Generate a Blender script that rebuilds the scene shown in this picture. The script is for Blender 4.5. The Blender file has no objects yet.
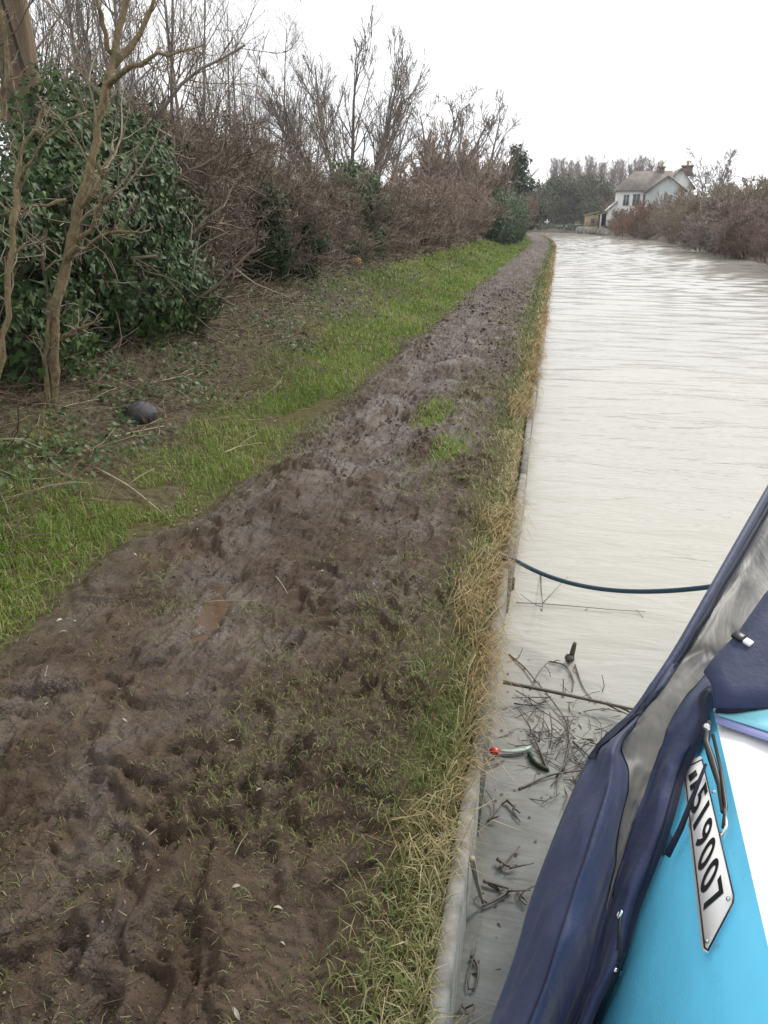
import bpy, math, random
import numpy as np
from mathutils import Vector, Matrix

random.seed(7)
rng = np.random.default_rng(11)
SC = bpy.context.scene
COL = SC.collection
rad = math.radians

# ------------------------------------------------------------------ camera
CAMZ = 1.85
PITCH, YAW, FPX = rad(20.6), rad(12.0), 775.0
cd = bpy.data.cameras.new("camera")
cam = bpy.data.objects.new("camera", cd)
COL.objects.link(cam)
cam.location = (0, 0, CAMZ)
cam.rotation_euler = (math.pi / 2 - PITCH, 0, YAW)
cd.sensor_fit = 'VERTICAL'
cd.sensor_height = 36.0
cd.lens = FPX / 1024 * 36.0
cd.clip_start = 0.02
cd.clip_end = 3000
SC.camera = cam

# ------------------------------------------------------------------ world, sun, exposure
SUN_EL, SUN_AZ = rad(42), rad(38)          # azimuth measured from +Y towards +X
w = bpy.data.worlds.new("World")
SC.world = w
w.use_nodes = True
nt = w.node_tree
bg = nt.nodes["Background"]
sky = nt.nodes.new("ShaderNodeTexSky")
sky.sky_type = 'NISHITA'
sky.sun_disc = False
sky.sun_elevation = SUN_EL
sky.sun_rotation = SUN_AZ
sky.air_density = 1.0
sky.dust_density = 3.0
hs = nt.nodes.new("ShaderNodeHueSaturation")
hs.inputs["Saturation"].default_value = 0.10
nt.links.new(sky.outputs[0], hs.inputs["Color"])
tc = nt.nodes.new("ShaderNodeTexCoord")
cn = nt.nodes.new("ShaderNodeTexNoise")
cn.inputs["Scale"].default_value = 2.2
cn.inputs["Detail"].default_value = 5
nt.links.new(tc.outputs["Generated"], cn.inputs["Vector"])
cr = nt.nodes.new("ShaderNodeValToRGB")
cr.color_ramp.elements[0].position = 0.3
cr.color_ramp.elements[0].color = (9.0, 9.2, 9.6, 1)
cr.color_ramp.elements[1].position = 0.75
cr.color_ramp.elements[1].color = (11.5, 11.5, 11.5, 1)
nt.links.new(cn.outputs["Fac"], cr.inputs[0])
mx = nt.nodes.new("ShaderNodeMix")
mx.data_type = 'RGBA'
mx.inputs[0].default_value = 0.72          # a closed cloud layer in front of the clear sky
nt.links.new(hs.outputs[0], mx.inputs[6])
nt.links.new(cr.outputs[0], mx.inputs[7])
nt.links.new(mx.outputs[2], bg.inputs["Color"])
bg.inputs["Strength"].default_value = 0.125

sd = bpy.data.lights.new("sun", 'SUN')
sd.energy = 2.4
sd.angle = rad(11)
sd.color = (1.0, 0.96, 0.9)
sun = bpy.data.objects.new("sun", sd)
COL.objects.link(sun)
sdir = Vector((math.sin(SUN_AZ) * math.cos(SUN_EL), math.cos(SUN_AZ) * math.cos(SUN_EL), math.sin(SUN_EL)))
sun.rotation_euler = sdir.to_track_quat('Z', 'Y').to_euler()
sun.location = (20, 20, 30)

SC.view_settings.view_transform = 'Standard'
SC.view_settings.look = 'None'
SC.view_settings.exposure = 0.26
SC.view_settings.gamma = 1.0

# ------------------------------------------------------------------ projection helper (pixel of the photograph + a real distance -> point)
_F = np.array([-math.sin(YAW) * math.cos(PITCH), math.cos(YAW) * math.cos(PITCH), -math.sin(PITCH)])
_R = np.array([math.cos(YAW), math.sin(YAW), 0.0])
_U = np.cross(_R, _F)
CAM = np.array([0, 0, CAMZ])


def ray(px, py):
    return FPX * _F + (px - 384) * _R - (py - 512) * _U


def at(px, py, Y=None, Z=None, X=None):
    d = ray(px, py)
    t = Y / d[1] if Y is not None else ((Z - CAMZ) / d[2] if Z is not None else X / d[0])
    return CAM + d * t


# ------------------------------------------------------------------ object helpers
def tag(o, label=None, cat=None, group=None, kind=None):
    if label: o["label"] = label
    if cat: o["category"] = cat
    if group: o["group"] = group
    if kind: o["kind"] = kind
    return o


def empty(name, loc=(0, 0, 0), label=None, cat=None, group=None, rz=0):
    o = bpy.data.objects.new(name, None)
    o.empty_display_size = 0.1
    COL.objects.link(o)
    o.location = loc
    o.rotation_euler = (0, 0, rz)
    return tag(o, label, cat, group)


def build(name, V, F, mat, parent=None, attrs=None, smooth=True):
    """V (n,3); F list of int arrays (m,k) -> ONE mesh object"""
    V = np.asarray(V, np.float32).reshape(-1, 3)
    if isinstance(F, np.ndarray): F = [F]
    F = [np.asarray(f, np.int32) for f in F if len(f)]
    me = bpy.data.meshes.new(name)
    me.vertices.add(len(V))
    me.vertices.foreach_set("co", V.ravel())
    loops = np.concatenate([f.ravel() for f in F])
    tot = np.concatenate([np.full(len(f), f.shape[1], np.int32) for f in F])
    start = np.concatenate([[0], np.cumsum(tot)[:-1]]).astype(np.int32)
    me.loops.add(len(loops))
    me.loops.foreach_set("vertex_index", loops)
    me.polygons.add(len(tot))
    me.polygons.foreach_set("loop_start", start)
    me.polygons.foreach_set("loop_total", tot)
    if smooth:
        me.polygons.foreach_set("use_smooth", np.ones(len(tot), bool))
    for k, a in (attrs or {}).items():
        at_ = me.attributes.new(k, 'FLOAT', 'POINT')
        at_.data.foreach_set("value", np.asarray(a, np.float32).ravel())
    me.update(calc_edges=True)
    me.validate()
    if isinstance(mat, (list, tuple)):
        for m in mat: me.materials.append(m)
    else:
        me.materials.append(mat)
    o = bpy.data.objects.new(name, me)
    COL.objects.link(o)
    if parent: o.parent = parent
    return o


def copy_tree(o, parent=None):
    c = o.copy()
    COL.objects.link(c)
    if parent: c.parent = parent
    for ch in list(o.children): copy_tree(ch, c)
    return c


class MB:
    """collects boxes, prisms and tubes into one mesh"""
    def __init__(s): s.V, s.Q, s.n = [], {}, 0

    def add(s, V, faces):
        V = np.asarray(V, float).reshape(-1, 3)
        s.V.append(V)
        for f in faces: s.Q.setdefault(len(f), []).append([i + s.n for i in f])
        s.n += len(V)
        return s

    def box(s, x0, x1, y0, y1, z0, z1, bev=0.0):
        b = bev
        if b <= 0:
            V = [(x, y, z) for z in (z0, z1) for (x, y) in ((x0, y0), (x1, y0), (x1, y1), (x0, y1))]
            return s.add(V, [(3, 2, 1, 0), (4, 5, 6, 7), (0, 1, 5, 4), (1, 2, 6, 5), (2, 3, 7, 6), (3, 0, 4, 7)])
        V, rings = [], []
        for (z, i) in ((z0, b), (z0 + b, 0), (z1 - b, 0), (z1, b)):
            for (x, y) in ((x0 + i, y0 + i + b), (x0 + i + b, y0 + i), (x1 - i - b, y0 + i), (x1 - i, y0 + i + b),
                           (x1 - i, y1 - i - b), (x1 - i - b, y1 - i), (x0 + i + b, y1 - i), (x0 + i, y1 - i - b)):
                V.append((x, y, z))
        fs = [tuple(reversed(range(8))), tuple(range(24, 32))]
        for r in range(3):
            for k in range(8):
                a, c = r * 8 + k, r * 8 + (k + 1) % 8
                fs.append((a, c, c + 8, a + 8))
        return s.add(V, fs)

    def prism(s, pts, d):
        """polygon pts (3-D, any plane) extruded by the vector d"""
        P = np.asarray(pts, float); n = len(P)
        V = np.vstack([P, P + np.asarray(d, float)])
        fs = [tuple(reversed(range(n))), tuple(range(n, 2 * n))]
        fs += [(k, (k + 1) % n, n + (k + 1) % n, n + k) for k in range(n)]
        return s.add(V, fs)

    def tube(s, pts, r, sides=8):
        P = np.asarray(pts, float)[None]
        R = np.broadcast_to(np.asarray(r, float), (P.shape[1],))[None]
        V, F = tubes(P, R, sides)
        s.add(V, [tuple(f) for f in F.tolist()])
        n = P.shape[1]
        s.Q.setdefault(sides, []).append([s.n - n * sides + k for k in range(sides)][::-1])
        s.Q[sides].append([s.n - sides + k for k in range(sides)])
        return s

    def torus(s, c, R, r, ax=(0, 0, 1), seg=20):
        q = Vector(ax).to_track_quat('Z', 'Y')
        pts = [Vector(c) + q @ Vector((R * math.cos(t), R * math.sin(t), 0)) for t in np.linspace(0, 2 * math.pi, seg + 1)]
        return s.tube([tuple(p) for p in pts], r, 6)

    def ball(s, c, r, seg=10, sx=1, sy=1, sz=1, jit=0.0):
        V, fs = [], []
        for i in range(seg // 2 + 1):
            ph = math.pi * i / (seg // 2)
            for k in range(seg):
                t = 2 * math.pi * k / seg
                q = 1 + jit * (random.random() - .5)
                V.append((c[0] + r * sx * q * math.sin(ph) * math.cos(t), c[1] + r * sy * q * math.sin(ph) * math.sin(t), c[2] + r * sz * q * math.cos(ph)))
        for i in range(seg // 2):
            for k in range(seg):
                a, b = i * seg + k, i * seg + (k + 1) % seg
                fs.append((a, a + seg, b + seg, b))
        return s.add(V, fs)

    def build(s, name, mat, parent=None, smooth=False):
        return build(name, np.vstack(s.V), [np.array(q) for q in s.Q.values()], mat, parent, smooth=smooth)


def unit(v): return v / np.maximum(np.linalg.norm(v, axis=-1, keepdims=True), 1e-9)


def tubes(P, R, sides=3):
    N, n, _ = P.shape
    T = np.empty_like(P)
    T[:, 1:-1] = P[:, 2:] - P[:, :-2]
    T[:, 0] = P[:, 1] - P[:, 0]
    T[:, -1] = P[:, -1] - P[:, -2]
    T = unit(T)
    ref = np.where(np.abs(T[:, :1, 2:3]) > .8, np.array([1., 0, 0]), np.array([0, 0, 1.]))
    ref = np.broadcast_to(ref, P.shape)
    A = unit(np.cross(T, ref)); B = np.cross(T, A)
    ang = np.arange(sides) * 2 * math.pi / sides
    V = P[:, :, None] + R[:, :, None, None] * (A[:, :, None] * np.cos(ang)[None, None, :, None] + B[:, :, None] * np.sin(ang)[None, None, :, None])
    idx = np.arange(N * n * sides).reshape(N, n, sides)
    a = idx[:, :-1]; b = idx[:, 1:]
    F = np.stack([a, np.roll(a, -1, 2), np.roll(b, -1, 2), b], -1).reshape(-1, 4)
    return V.reshape(-1, 3), F


def walk(start, dirn, L, n, jit, up):
    """N wandering polylines with n points"""
    N = len(start)
    P = np.empty((N, n, 3)); P[:, 0] = start
    d = unit(dirn)
    st = (L / (n - 1))[:, None]
    for k in range(1, n):
        d = unit(d + rng.normal(0, jit, (N, 3)) + np.array([0, 0, up]))
        P[:, k] = P[:, k - 1] + d * st
    return P


def grow(P, R, k, t0, t1, ang, ratio, rr, jit, up, n, rmin=.002):
    """k children on each of the polylines"""
    N, m, _ = P.shape
    t = rng.uniform(t0, t1, (N, k)) * (m - 1)
    i = np.minimum(t.astype(int), m - 2); f = (t - i)[..., None]
    ii = np.arange(N)[:, None]
    a, b = P[ii, i], P[ii, i + 1]
    s = (a * (1 - f) + b * f).reshape(-1, 3)
    tan = unit(b - a).reshape(-1, 3)
    perp = unit(np.cross(tan, unit(rng.normal(0, 1, tan.shape))))
    an = rng.normal(ang, ang * .25, (N * k, 1))
    d = tan * np.cos(an) + perp * np.sin(an)
    Lp = np.linalg.norm(np.diff(P, axis=1), axis=2).sum(1)
    L = (Lp[:, None] * ratio * rng.uniform(.6, 1.3, (N, k)) * (1.15 - .6 * t / (m - 1))).ravel()
    r0 = ((R[ii, i] * (1 - f[..., 0]) + R[ii, i + 1] * f[..., 0]) * rr).ravel()
    P2 = walk(s, d, L, n, jit, up)
    R2 = np.maximum(r0[:, None] * np.linspace(1, .35, n)[None], rmin)
    return P2, R2


def leaves(pos, nrm, size, fold=.25, aspect=.8):
    """N folded four-point leaves hanging from pos, facing nrm"""
    N = len(pos)
    nrm = unit(nrm)
    down = np.array([0, 0, -1.]) + rng.normal(0, .6, (N, 3))
    tip = unit(down - (down * nrm).sum(1, keepdims=True) * nrm)
    side = np.cross(nrm, tip)
    s = size[:, None]
    wd = s * .5 * aspect
    V = np.stack([pos, pos + tip * s * .38 + side * wd + nrm * s * fold * .5, pos + tip * s, pos + tip * s * .38 - side * wd + nrm * s * fold * .5], 1)
    b = np.arange(N)[:, None] * 4
    F = np.concatenate([b + np.array([[0, 1, 2]]), b + np.array([[0, 2, 3]])])
    return V.reshape(-1, 3), F


def ivy_leaves(pos, nrm, size, fold=.22, aspect=1.0):
    """N folded leaves with two side lobes"""
    N = len(pos)
    nrm = unit(nrm)
    down = np.array([0, 0, -1.]) + rng.normal(0, .7, (N, 3))
    tip = unit(down - (down * nrm).sum(1, keepdims=True) * nrm)
    side = np.cross(nrm, tip)
    s = size[:, None]
    def q(a, b, c): return pos + tip * s * a + side * s * b * aspect + nrm * s * c
    V = np.stack([q(.08, 0, 0), q(-.02, .30, fold * .5), q(.22, .46, fold * .9), q(.48, .24, fold * .4), q(1, 0, -.12), q(.48, -.24, fold * .4), q(.22, -.46, fold * .9), q(-.02, -.30, fold * .5), q(.45, 0, .02)], 1)
    b = np.arange(N)[:, None] * 9
    F = np.concatenate([b + np.array([[*t]]) for t in ((0, 8, 2, 1), (8, 4, 3, 2), (0, 7, 6, 8), (8, 6, 5, 4))])
    return V.reshape(-1, 3), F


def blades(pos, h, wd, lean, az=None):
    """N grass blades of five points"""
    N = len(pos)
    if az is None: az = rng.uniform(0, 2 * math.pi, N)
    d = np.stack([np.cos(az), np.sin(az), np.zeros(N)], 1)
    s = np.stack([-np.sin(az + rng.normal(0, .5, N)), np.cos(az), np.zeros(N)], 1)
    up = np.array([0, 0, 1.])
    h_, w_, l_ = h[:, None], wd[:, None], lean[:, None]
    m = pos + up * h_ * .6 * np.cos(l_ * .5) + d * h_ * .6 * np.sin(l_ * .5)
    t = m + up * h_ * .5 * np.cos(l_ * 1.35) + d * h_ * .5 * np.sin(l_ * 1.35)
    V = np.stack([pos - s * w_ * .5, pos + s * w_ * .5, m - s * w_ * .4, m + s * w_ * .4, t], 1)
    b = np.arange(N)[:, None] * 5
    return V.reshape(-1, 3), [b + np.array([[0, 1, 3, 2]]), b + np.array([[2, 3, 4]])]


def _hash(ix, iy, seed):
    h = (ix.astype(np.int64) * 374761393 + iy.astype(np.int64) * 668265263 + seed * 974634543) & 0xffffffff
    h = ((h ^ (h >> 13)) * 1274126177) & 0xffffffff
    return ((h ^ (h >> 16)) & 0xffff) / 65535.0


def vn(x, y, seed=0):
    ix, iy = np.floor(x), np.floor(y)
    fx, fy = x - ix, y - iy
    fx = fx * fx * (3 - 2 * fx); fy = fy * fy * (3 - 2 * fy)
    a, b = _hash(ix, iy, seed), _hash(ix + 1, iy, seed)
    c, d = _hash(ix, iy + 1, seed), _hash(ix + 1, iy + 1, seed)
    return (a * (1 - fx) + b * fx) * (1 - fy) + (c * (1 - fx) + d * fx) * fy


def fbm(x, y, o=4, seed=0):
    s, a, t = 0, 1, 0
    for k in range(o):
        s = s + a * vn(x, y, seed + k * 17); t += a
        x, y, a = x * 2.03 + 3.1, y * 2.03 + 1.7, a * .5
    return s / t


def smooth(a, b, x):
    t = np.clip((x - a) / (b - a), 0, 1)
    return t * t * (3 - 2 * t)


# ------------------------------------------------------------------ materials
class NT:
    def __init__(s, name):
        s.m = bpy.data.materials.new(name); s.m.use_nodes = True
        s.t = s.m.node_tree; s.b = s.t.nodes["Principled BSDF"]

    def n(s, typ, **kw):
        o = s.t.nodes.new("ShaderNode" + typ)
        for k, v in kw.items(): setattr(o, k, v)
        return o

    def l(s, a, b): s.t.links.new(a, b)

    def noise(s, scale, detail=4, rough=.55, vec=None, dist=0):
        o = s.n("TexNoise")
        o.inputs["Scale"].default_value = scale
        o.inputs["Detail"].default_value = detail
        o.inputs["Roughness"].default_value = rough
        o.inputs["Distortion"].default_value = dist
        if vec is None: vec = s.coord()
        s.l(vec, o.inputs["Vector"])
        return o.outputs["Fac"]

    def coord(s, scale=None):
        if not hasattr(s, "_tc"): s._tc = s.n("TexCoord").outputs["Object"]
        if scale is None: return s._tc
        mp = s.n("Mapping"); mp.inputs["Scale"].default_value = scale
        s.l(s._tc, mp.inputs["Vector"])
        return mp.outputs["Vector"]

    def attr(s, name):
        o = s.n("Attribute"); o.attribute_name = name
        return o.outputs["Fac"]

    def ramp(s, fac, stops):
        o = s.n("ValToRGB"); e = o.color_ramp.elements
        while len(e) < len(stops): e.new(.5)
        for q, (p, c) in zip(e, stops): q.position = p; q.color = (*c, 1) if len(c) == 3 else c
        s.l(fac, o.inputs[0])
        return o.outputs["Color"]

    def mix(s, f, a, b, mode='MIX'):
        o = s.n("Mix", data_type='RGBA', blend_type=mode)
        for sock, v in ((o.inputs[0], f), (o.inputs[6], a), (o.inputs[7], b)):
            if hasattr(v, "is_output"): s.l(v, sock)
            elif isinstance(v, (int, float)): sock.default_value = v
            else: sock.default_value = (*v, 1)
        return o.outputs[2]

    def math(s, op, a, b=0.0):
        o = s.n("Math", operation=op)
        for sock, v in ((o.inputs[0], a), (o.inputs[1], b)):
            if hasattr(v, "is_output"): s.l(v, sock)
            else: sock.default_value = v
        return o.outputs[0]

    def rng(s, v, a, b, c, d):
        o = s.n("MapRange")
        s.l(v, o.inputs[0])
        for k, q in enumerate((a, b, c, d)): o.inputs[k + 1].default_value = q
        return o.outputs[0]

    def set(s, name, v):
        k = s.b.inputs[name]
        if hasattr(v, "is_output"): s.l(v, k)
        elif isinstance(v, (int, float)): k.default_value = v
        else: k.default_value = (*v, 1)

    def bump(s, h, strength, dist, prev=None):
        o = s.n("Bump"); o.inputs["Strength"].default_value = strength; o.inputs["Distance"].default_value = dist
        s.l(h, o.inputs["Height"])
        if prev is not None: s.l(prev, o.inputs["Normal"])
        s.l(o.outputs["Normal"], s.b.inputs["Normal"])
        return o.outputs["Normal"]


def simple(name, stops, rough=.7, nscale=8, bump=.2, bdist=.01, spec=.4, metal=0, stretch=None):
    g = NT(name)
    v = g.coord(stretch) if stretch else None
    f = g.noise(nscale, 5, .6, v)
    g.set("Base Color", g.ramp(f, [(.25 + .5 * i / max(1, len(stops) - 1), c) for i, c in enumerate(stops)]))
    g.set("Roughness", rough); g.set("Specular IOR Level", spec); g.set("Metallic", metal)
    if bump: g.bump(f, bump, bdist)
    return g.m


def tinted(name, stops, rough=.6, spec=.4, trans=0.0, coat=0):
    """colour picked for every leaf, blade or twig by its own random number"""
    g = NT(name)
    f = g.attr("tint")
    c = g.ramp(f, [(i / max(1, len(stops) - 1), c) for i, c in enumerate(stops)])
    g.set("Base Color", c)
    g.set("Roughness", rough); g.set("Specular IOR Level", spec)
    if trans:
        tr = g.n("BsdfTranslucent"); g.l(c, tr.inputs["Color"])
        ms = g.n("MixShader"); ms.inputs[0].default_value = trans
        g.l(g.b.outputs[0], ms.inputs[1]); g.l(tr.outputs[0], ms.inputs[2])
        g.l(ms.outputs[0], g.t.nodes["Material Output"].inputs["Surface"])
    return g.m


M = {}
M['grass'] = tinted("grass_blade", [(.075, .14, .018), (.14, .235, .032), (.22, .32, .05), (.30, .34, .11), (.44, .38, .21)], .5, .35, .4)
M['verge'] = tinted("verge_blade", [(.065, .11, .022), (.13, .18, .042), (.22, .235, .085), (.38, .32, .165), (.52, .45, .27)], .55, .3, .25)
M['dry'] = tinted("dry_blade", [(.20, .13, .055), (.34, .25, .12), (.46, .37, .21), (.25, .22, .10)], .7, .2, .2)
M['litter'] = tinted("leaf_litter", [(.055, .035, .022), (.10, .065, .042), (.17, .12, .075), (.30, .25, .18)], .75, .3)
M['ivy'] = tinted("ivy_leaf", [(.016, .034, .009), (.034, .066, .018), (.062, .108, .030), (.12, .165, .06)], .48, .2, .2)
M['ivy_pale'] = tinted("ivy_leaf_pale", [(.018, .036, .012), (.036, .066, .022), (.070, .105, .04)], .55, .15, .18)
M['weed'] = tinted("weed_leaf", [(.02, .04, .012), (.045, .085, .025), (.085, .135, .04), (.13, .16, .07)], .5, .35, .25)
M['twig_brown'] = tinted("twig_brown", [(.085, .064, .046), (.15, .118, .086), (.215, .172, .13), (.34, .29, .225)], .75, .25)
M['twig_red'] = tinted("twig_red", [(.15, .108, .082), (.235, .175, .135), (.33, .255, .205), (.42, .345, .28)], .75, .25)
M['twig_grey'] = tinted("twig_grey", [(.12, .105, .095), (.20, .175, .155), (.28, .25, .225)], .75, .25)
M['twig_tan'] = tinted("twig_tan", [(.16, .125, .085), (.26, .21, .145), (.37, .31, .225)], .75, .25)
M['twig_pink'] = tinted("twig_pale", [(.20, .165, .145), (.30, .25, .225), (.40, .345, .31)], .8, .25)
M['twig_wine'] = tinted("twig_wine", [(.155, .105, .085), (.235, .17, .14), (.32, .24, .20)], .8, .25)
M['twig_rust'] = tinted("twig_rust", [(.15, .085, .055), (.23, .135, .09), (.30, .19, .13)], .8, .25)
M['clod'] = tinted("mud_clod", [(.035, .023, .016), (.07, .048, .033), (.11, .08, .056)], .6, .3)
M['conifer'] = tinted("conifer_needle", [(.03, .045, .03), (.055, .075, .045), (.09, .11, .07)], .6, .3)
M['evergreen'] = tinted("evergreen_leaf", [(.05, .066, .034), (.09, .108, .058), (.13, .145, .08), (.17, .155, .10)], .8, .2)
M['bark'] = simple("bark_tan", [(.055, .04, .022), (.15, .11, .06), (.26, .195, .115), (.13, .125, .065), (.33, .28, .19)], .9, 24, 1.0, .05, .25, stretch=(1, 1, .3))
M['bark_dark'] = simple("bark_brown", [(.10, .065, .042), (.17, .12, .08), (.24, .18, .125)], .85, 10, .9, .02, .25, stretch=(1, 1, .25))

# mud, soil and bank: one ground material driven by where grass, mud and litter lie
g = NT("ground_soil")
n1 = g.noise(2.2, 6, .6); n2 = g.noise(19, 6, .65); n3 = g.noise(90, 4, .6)
mud = g.ramp(n1, [(.3, (.050, .034, .023)), (.5, (.082, .056, .038)), (.7, (.120, .086, .060))])
n4 = g.noise(7.5, 6, .62, None, .6)
mud = g.mix(g.rng(n4, .50, .64, 0, .45), mud, (.036, .024, .017))
mud = g.mix(g.rng(n2, .42, .68, 0, .5), mud, (.040, .027, .020))
mud = g.mix(g.rng(n3, .55, .75, 0, .4), mud, (.16, .125, .09))
soil = g.ramp(n2, [(.3, (.05, .035, .02)), (.5, (.085, .075, .03)), (.7, (.12, .115, .045))])
lit = g.ramp(n2, [(.3, (.045, .036, .024)), (.5, (.088, .073, .050)), (.72, (.155, .135, .092))])
c = g.mix(g.attr("grassy"), mud, soil)
c = g.mix(g.attr("littered"), c, lit)
g.set("Base Color", c)
rg = g.rng(n4, .36, .58, .68, .45)
rg = g.math('SUBTRACT', rg, g.math('MULTIPLY', g.attr("wet"), .30))
rg = g.math('MAXIMUM', g.math('ADD', rg, g.math('MULTIPLY', g.attr("grassy"), .35)), .13)
g.set("Roughness", rg)
g.set("Specular IOR Level", g.math("ADD", .10, g.math("MULTIPLY", g.attr("wet"), .55)))
b0 = g.bump(n4, .6, .06)
b1 = g.bump(n2, .8, .028, b0)
g.bump(n3, .8, .009, b1)
M['ground'] = g.m

g = NT("far_field_soil")
f = g.noise(.25, 6)
g.set("Base Color", g.ramp(f, [(.35, (.075, .065, .04)), (.6, (.12, .09, .065))])); g.set("Roughness", .9)
M['field'] = g.m

# silty canal water
g = NT("canal_water")
f1 = g.noise(1.0, 4, .5, g.coord((1.0, 3.2, 1)), .4)
f2 = g.noise(7.0, 3, .55, g.coord((.8, 2.4, 1)), .3)
big = g.noise(.12, 3)
wc = g.ramp(big, [(.35, (.36, .345, .30)), (.65, (.41, .395, .345))])
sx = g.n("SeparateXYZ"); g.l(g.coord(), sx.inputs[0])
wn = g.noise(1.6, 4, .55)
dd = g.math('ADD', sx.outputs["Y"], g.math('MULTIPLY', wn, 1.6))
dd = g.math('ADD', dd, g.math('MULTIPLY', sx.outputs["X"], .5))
boat_shade = g.rng(dd, 3.1, 4.5, 1, 0)             # shade and reflection of the boat, painted into the water colour as darker grey
shade_col = g.ramp(g.noise(5, 5, .6), [(.35, (.125, .125, .115)), (.65, (.20, .20, .185))])
g.set("Base Color", g.mix(boat_shade, wc, shade_col))
g.set("Roughness", .12); g.set("Specular IOR Level", .5); g.b.inputs["IOR"].default_value = 1.40
calm = g.rng(sx.outputs["Y"], 6, 30, 1, .25)      # fine ripples; the longer waves are in the mesh
f1 = g.math('MULTIPLY', f1, calm); f2 = g.math('MULTIPLY', f2, calm)
b1 = g.bump(f1, .34, .12)
g.bump(f2, .25, .025, b1)
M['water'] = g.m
g = NT("puddle_water")
g.set("Base Color", (.070, .037, .015)); g.set("Roughness", .06); g.b.inputs["IOR"].default_value = 1.33
M['puddle'] = g.m

M['concrete'] = simple("weathered_concrete", [(.10, .095, .08), (.21, .20, .18), (.31, .30, .275)], .9, 14, .6, .01)
M['stick'] = simple("wet_stick", [(.04, .03, .024), (.095, .075, .06), (.17, .14, .11)], .5, 20, .5, .005, .5)
M['stick_pale'] = simple("bleached_stick", [(.22, .17, .11), (.36, .30, .21), (.46, .40, .30)], .7, 20, .4, .005)
M['leaf_pale'] = simple("pale_dead_leaf", [(.24, .20, .14), (.36, .32, .25), (.46, .43, .36)], .7, 30, .2, .003)
M['leaf_tan'] = simple("tan_dead_leaf", [(.20, .14, .08), (.33, .25, .15)], .7, 30, .2, .003)
M['stone'] = simple("dark_stone", [(.035, .034, .038), (.07, .068, .075), (.11, .11, .12)], .9, 12, .8, .02)
M['log_end'] = simple("cut_wood", [(.45, .22, .08), (.60, .36, .15)], .8, 12, .2, .01)
M['red'] = simple("red_plastic", [(.60, .03, .02), (.75, .05, .03)], .3, 6, 0, 0, .5)
M['strip'] = simple("pale_green_film", [(.36, .47, .38), (.47, .56, .46)], .35, 6, .1, .005, .5)

# boat
def paint(name, c, rough=.22):
    g = NT(name)
    f = g.noise(3.5, 5, .6); d = g.noise(60, 3, .6); s = g.noise(9, 6, .7, g.coord((1, .15, 1)))
    dk = tuple(x * .86 for x in c)
    col = g.mix(g.rng(f, .4, .7, 0, 1), c, dk)
    col = g.mix(g.rng(s, .60, .78, 0, .30), col, tuple(min(1, x * .6 + .12) for x in c))
    sp_ = g.noise(48, 4, .7)
    col = g.mix(g.rng(sp_, .66, .71, 0, .32), col, (.16, .13, .10))
    g.set("Base Color", col)
    g.set("Roughness", g.rng(s, .35, .7, rough, rough + .18))
    g.set("Coat Weight", .25)
    g.bump(d, .05, .002)
    return g.m


M['blue'] = paint("light_blue_paint", (.115, .51, .76))
M['pale_blue'] = paint("pale_blue_paint", (.25, .62, .74))
M['white'] = paint("white_paint", (.80, .80, .79), .3)
M['hem_shadow'] = paint("lilac_hem_shadow", (.26, .29, .55), .4)  # colour for the cover hem's shadow painted on the roof
g = NT("navy_canvas")
wv = g.n("TexWave"); wv.inputs["Scale"].default_value = 260; g.l(g.coord(), wv.inputs["Vector"])
wv2 = g.n("TexWave", bands_direction='Y'); wv2.inputs["Scale"].default_value = 260; g.l(g.coord(), wv2.inputs["Vector"])
f = g.noise(5, 6, .6); d = g.noise(40, 5, .7)
col = g.ramp(f, [(.3, (.008, .016, .052)), (.6, (.014, .025, .078)), (.8, (.030, .046, .11))])
col = g.mix(g.rng(d, .62, .8, 0, .35), col, (.10, .11, .17))
g.set("Base Color", col); g.set("Roughness", .62); g.set("Specular IOR Level", .45)
g.set("Sheen Weight", .12)
b1 = g.bump(g.math('MULTIPLY', wv.outputs["Fac"], wv2.outputs["Fac"]), .25, .0006)
g.bump(f, .35, .03, b1)
M['canvas'] = g.m
M['hem'] = simple("black_navy_binding", [(.008, .009, .022), (.016, .018, .04)], .7, 40, .2, .002, .3)
g = NT("clear_vinyl_window")
f = g.noise(5, 4, .55, g.coord((2.2, .7, 1)), 1.2); d = g.noise(11, 5, .55, g.coord((1.6, .7, 1)), .5)
col = g.ramp(d, [(.34, (.04, .042, .05)), (.46, (.105, .105, .10)), (.60, (.165, .16, .145)), (.8, (.21, .205, .18))])
g.set("Base Color", col)
g.set("Roughness", .45); g.set("Specular IOR Level", .22)
b1 = g.bump(f, .15, .03)
M['vinyl'] = g.m
M['plate'] = simple("white_plate", [(.78, .78, .76), (.84, .84, .82)], .35, 8, 0, 0, .5)
M['black'] = simple("black_plastic", [(.008, .008, .009), (.016, .016, .018)], .4, 20, .1, .002, .5)
M['ink'] = simple("black_lettering", [(.010, .010, .011), (.014, .014, .015)], .5, 20, 0, 0, .4)
M['metal'] = simple("bright_metal", [(.55, .55, .55), (.70, .70, .70)], .25, 20, 0, 0, .5, metal=1.0)
g = NT("blue_rope")
wv = g.n("TexWave", bands_direction='DIAGONAL'); wv.inputs["Scale"].default_value = 60; g.l(g.coord(), wv.inputs["Vector"])
g.set("Base Color", g.ramp(wv.outputs["Fac"], [(.2, (.010, .03, .055)), (.8, (.03, .085, .13))])); g.set("Roughness", .7)
g.bump(wv.outputs["Fac"], .8, .006)
M['rope'] = g.m

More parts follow.
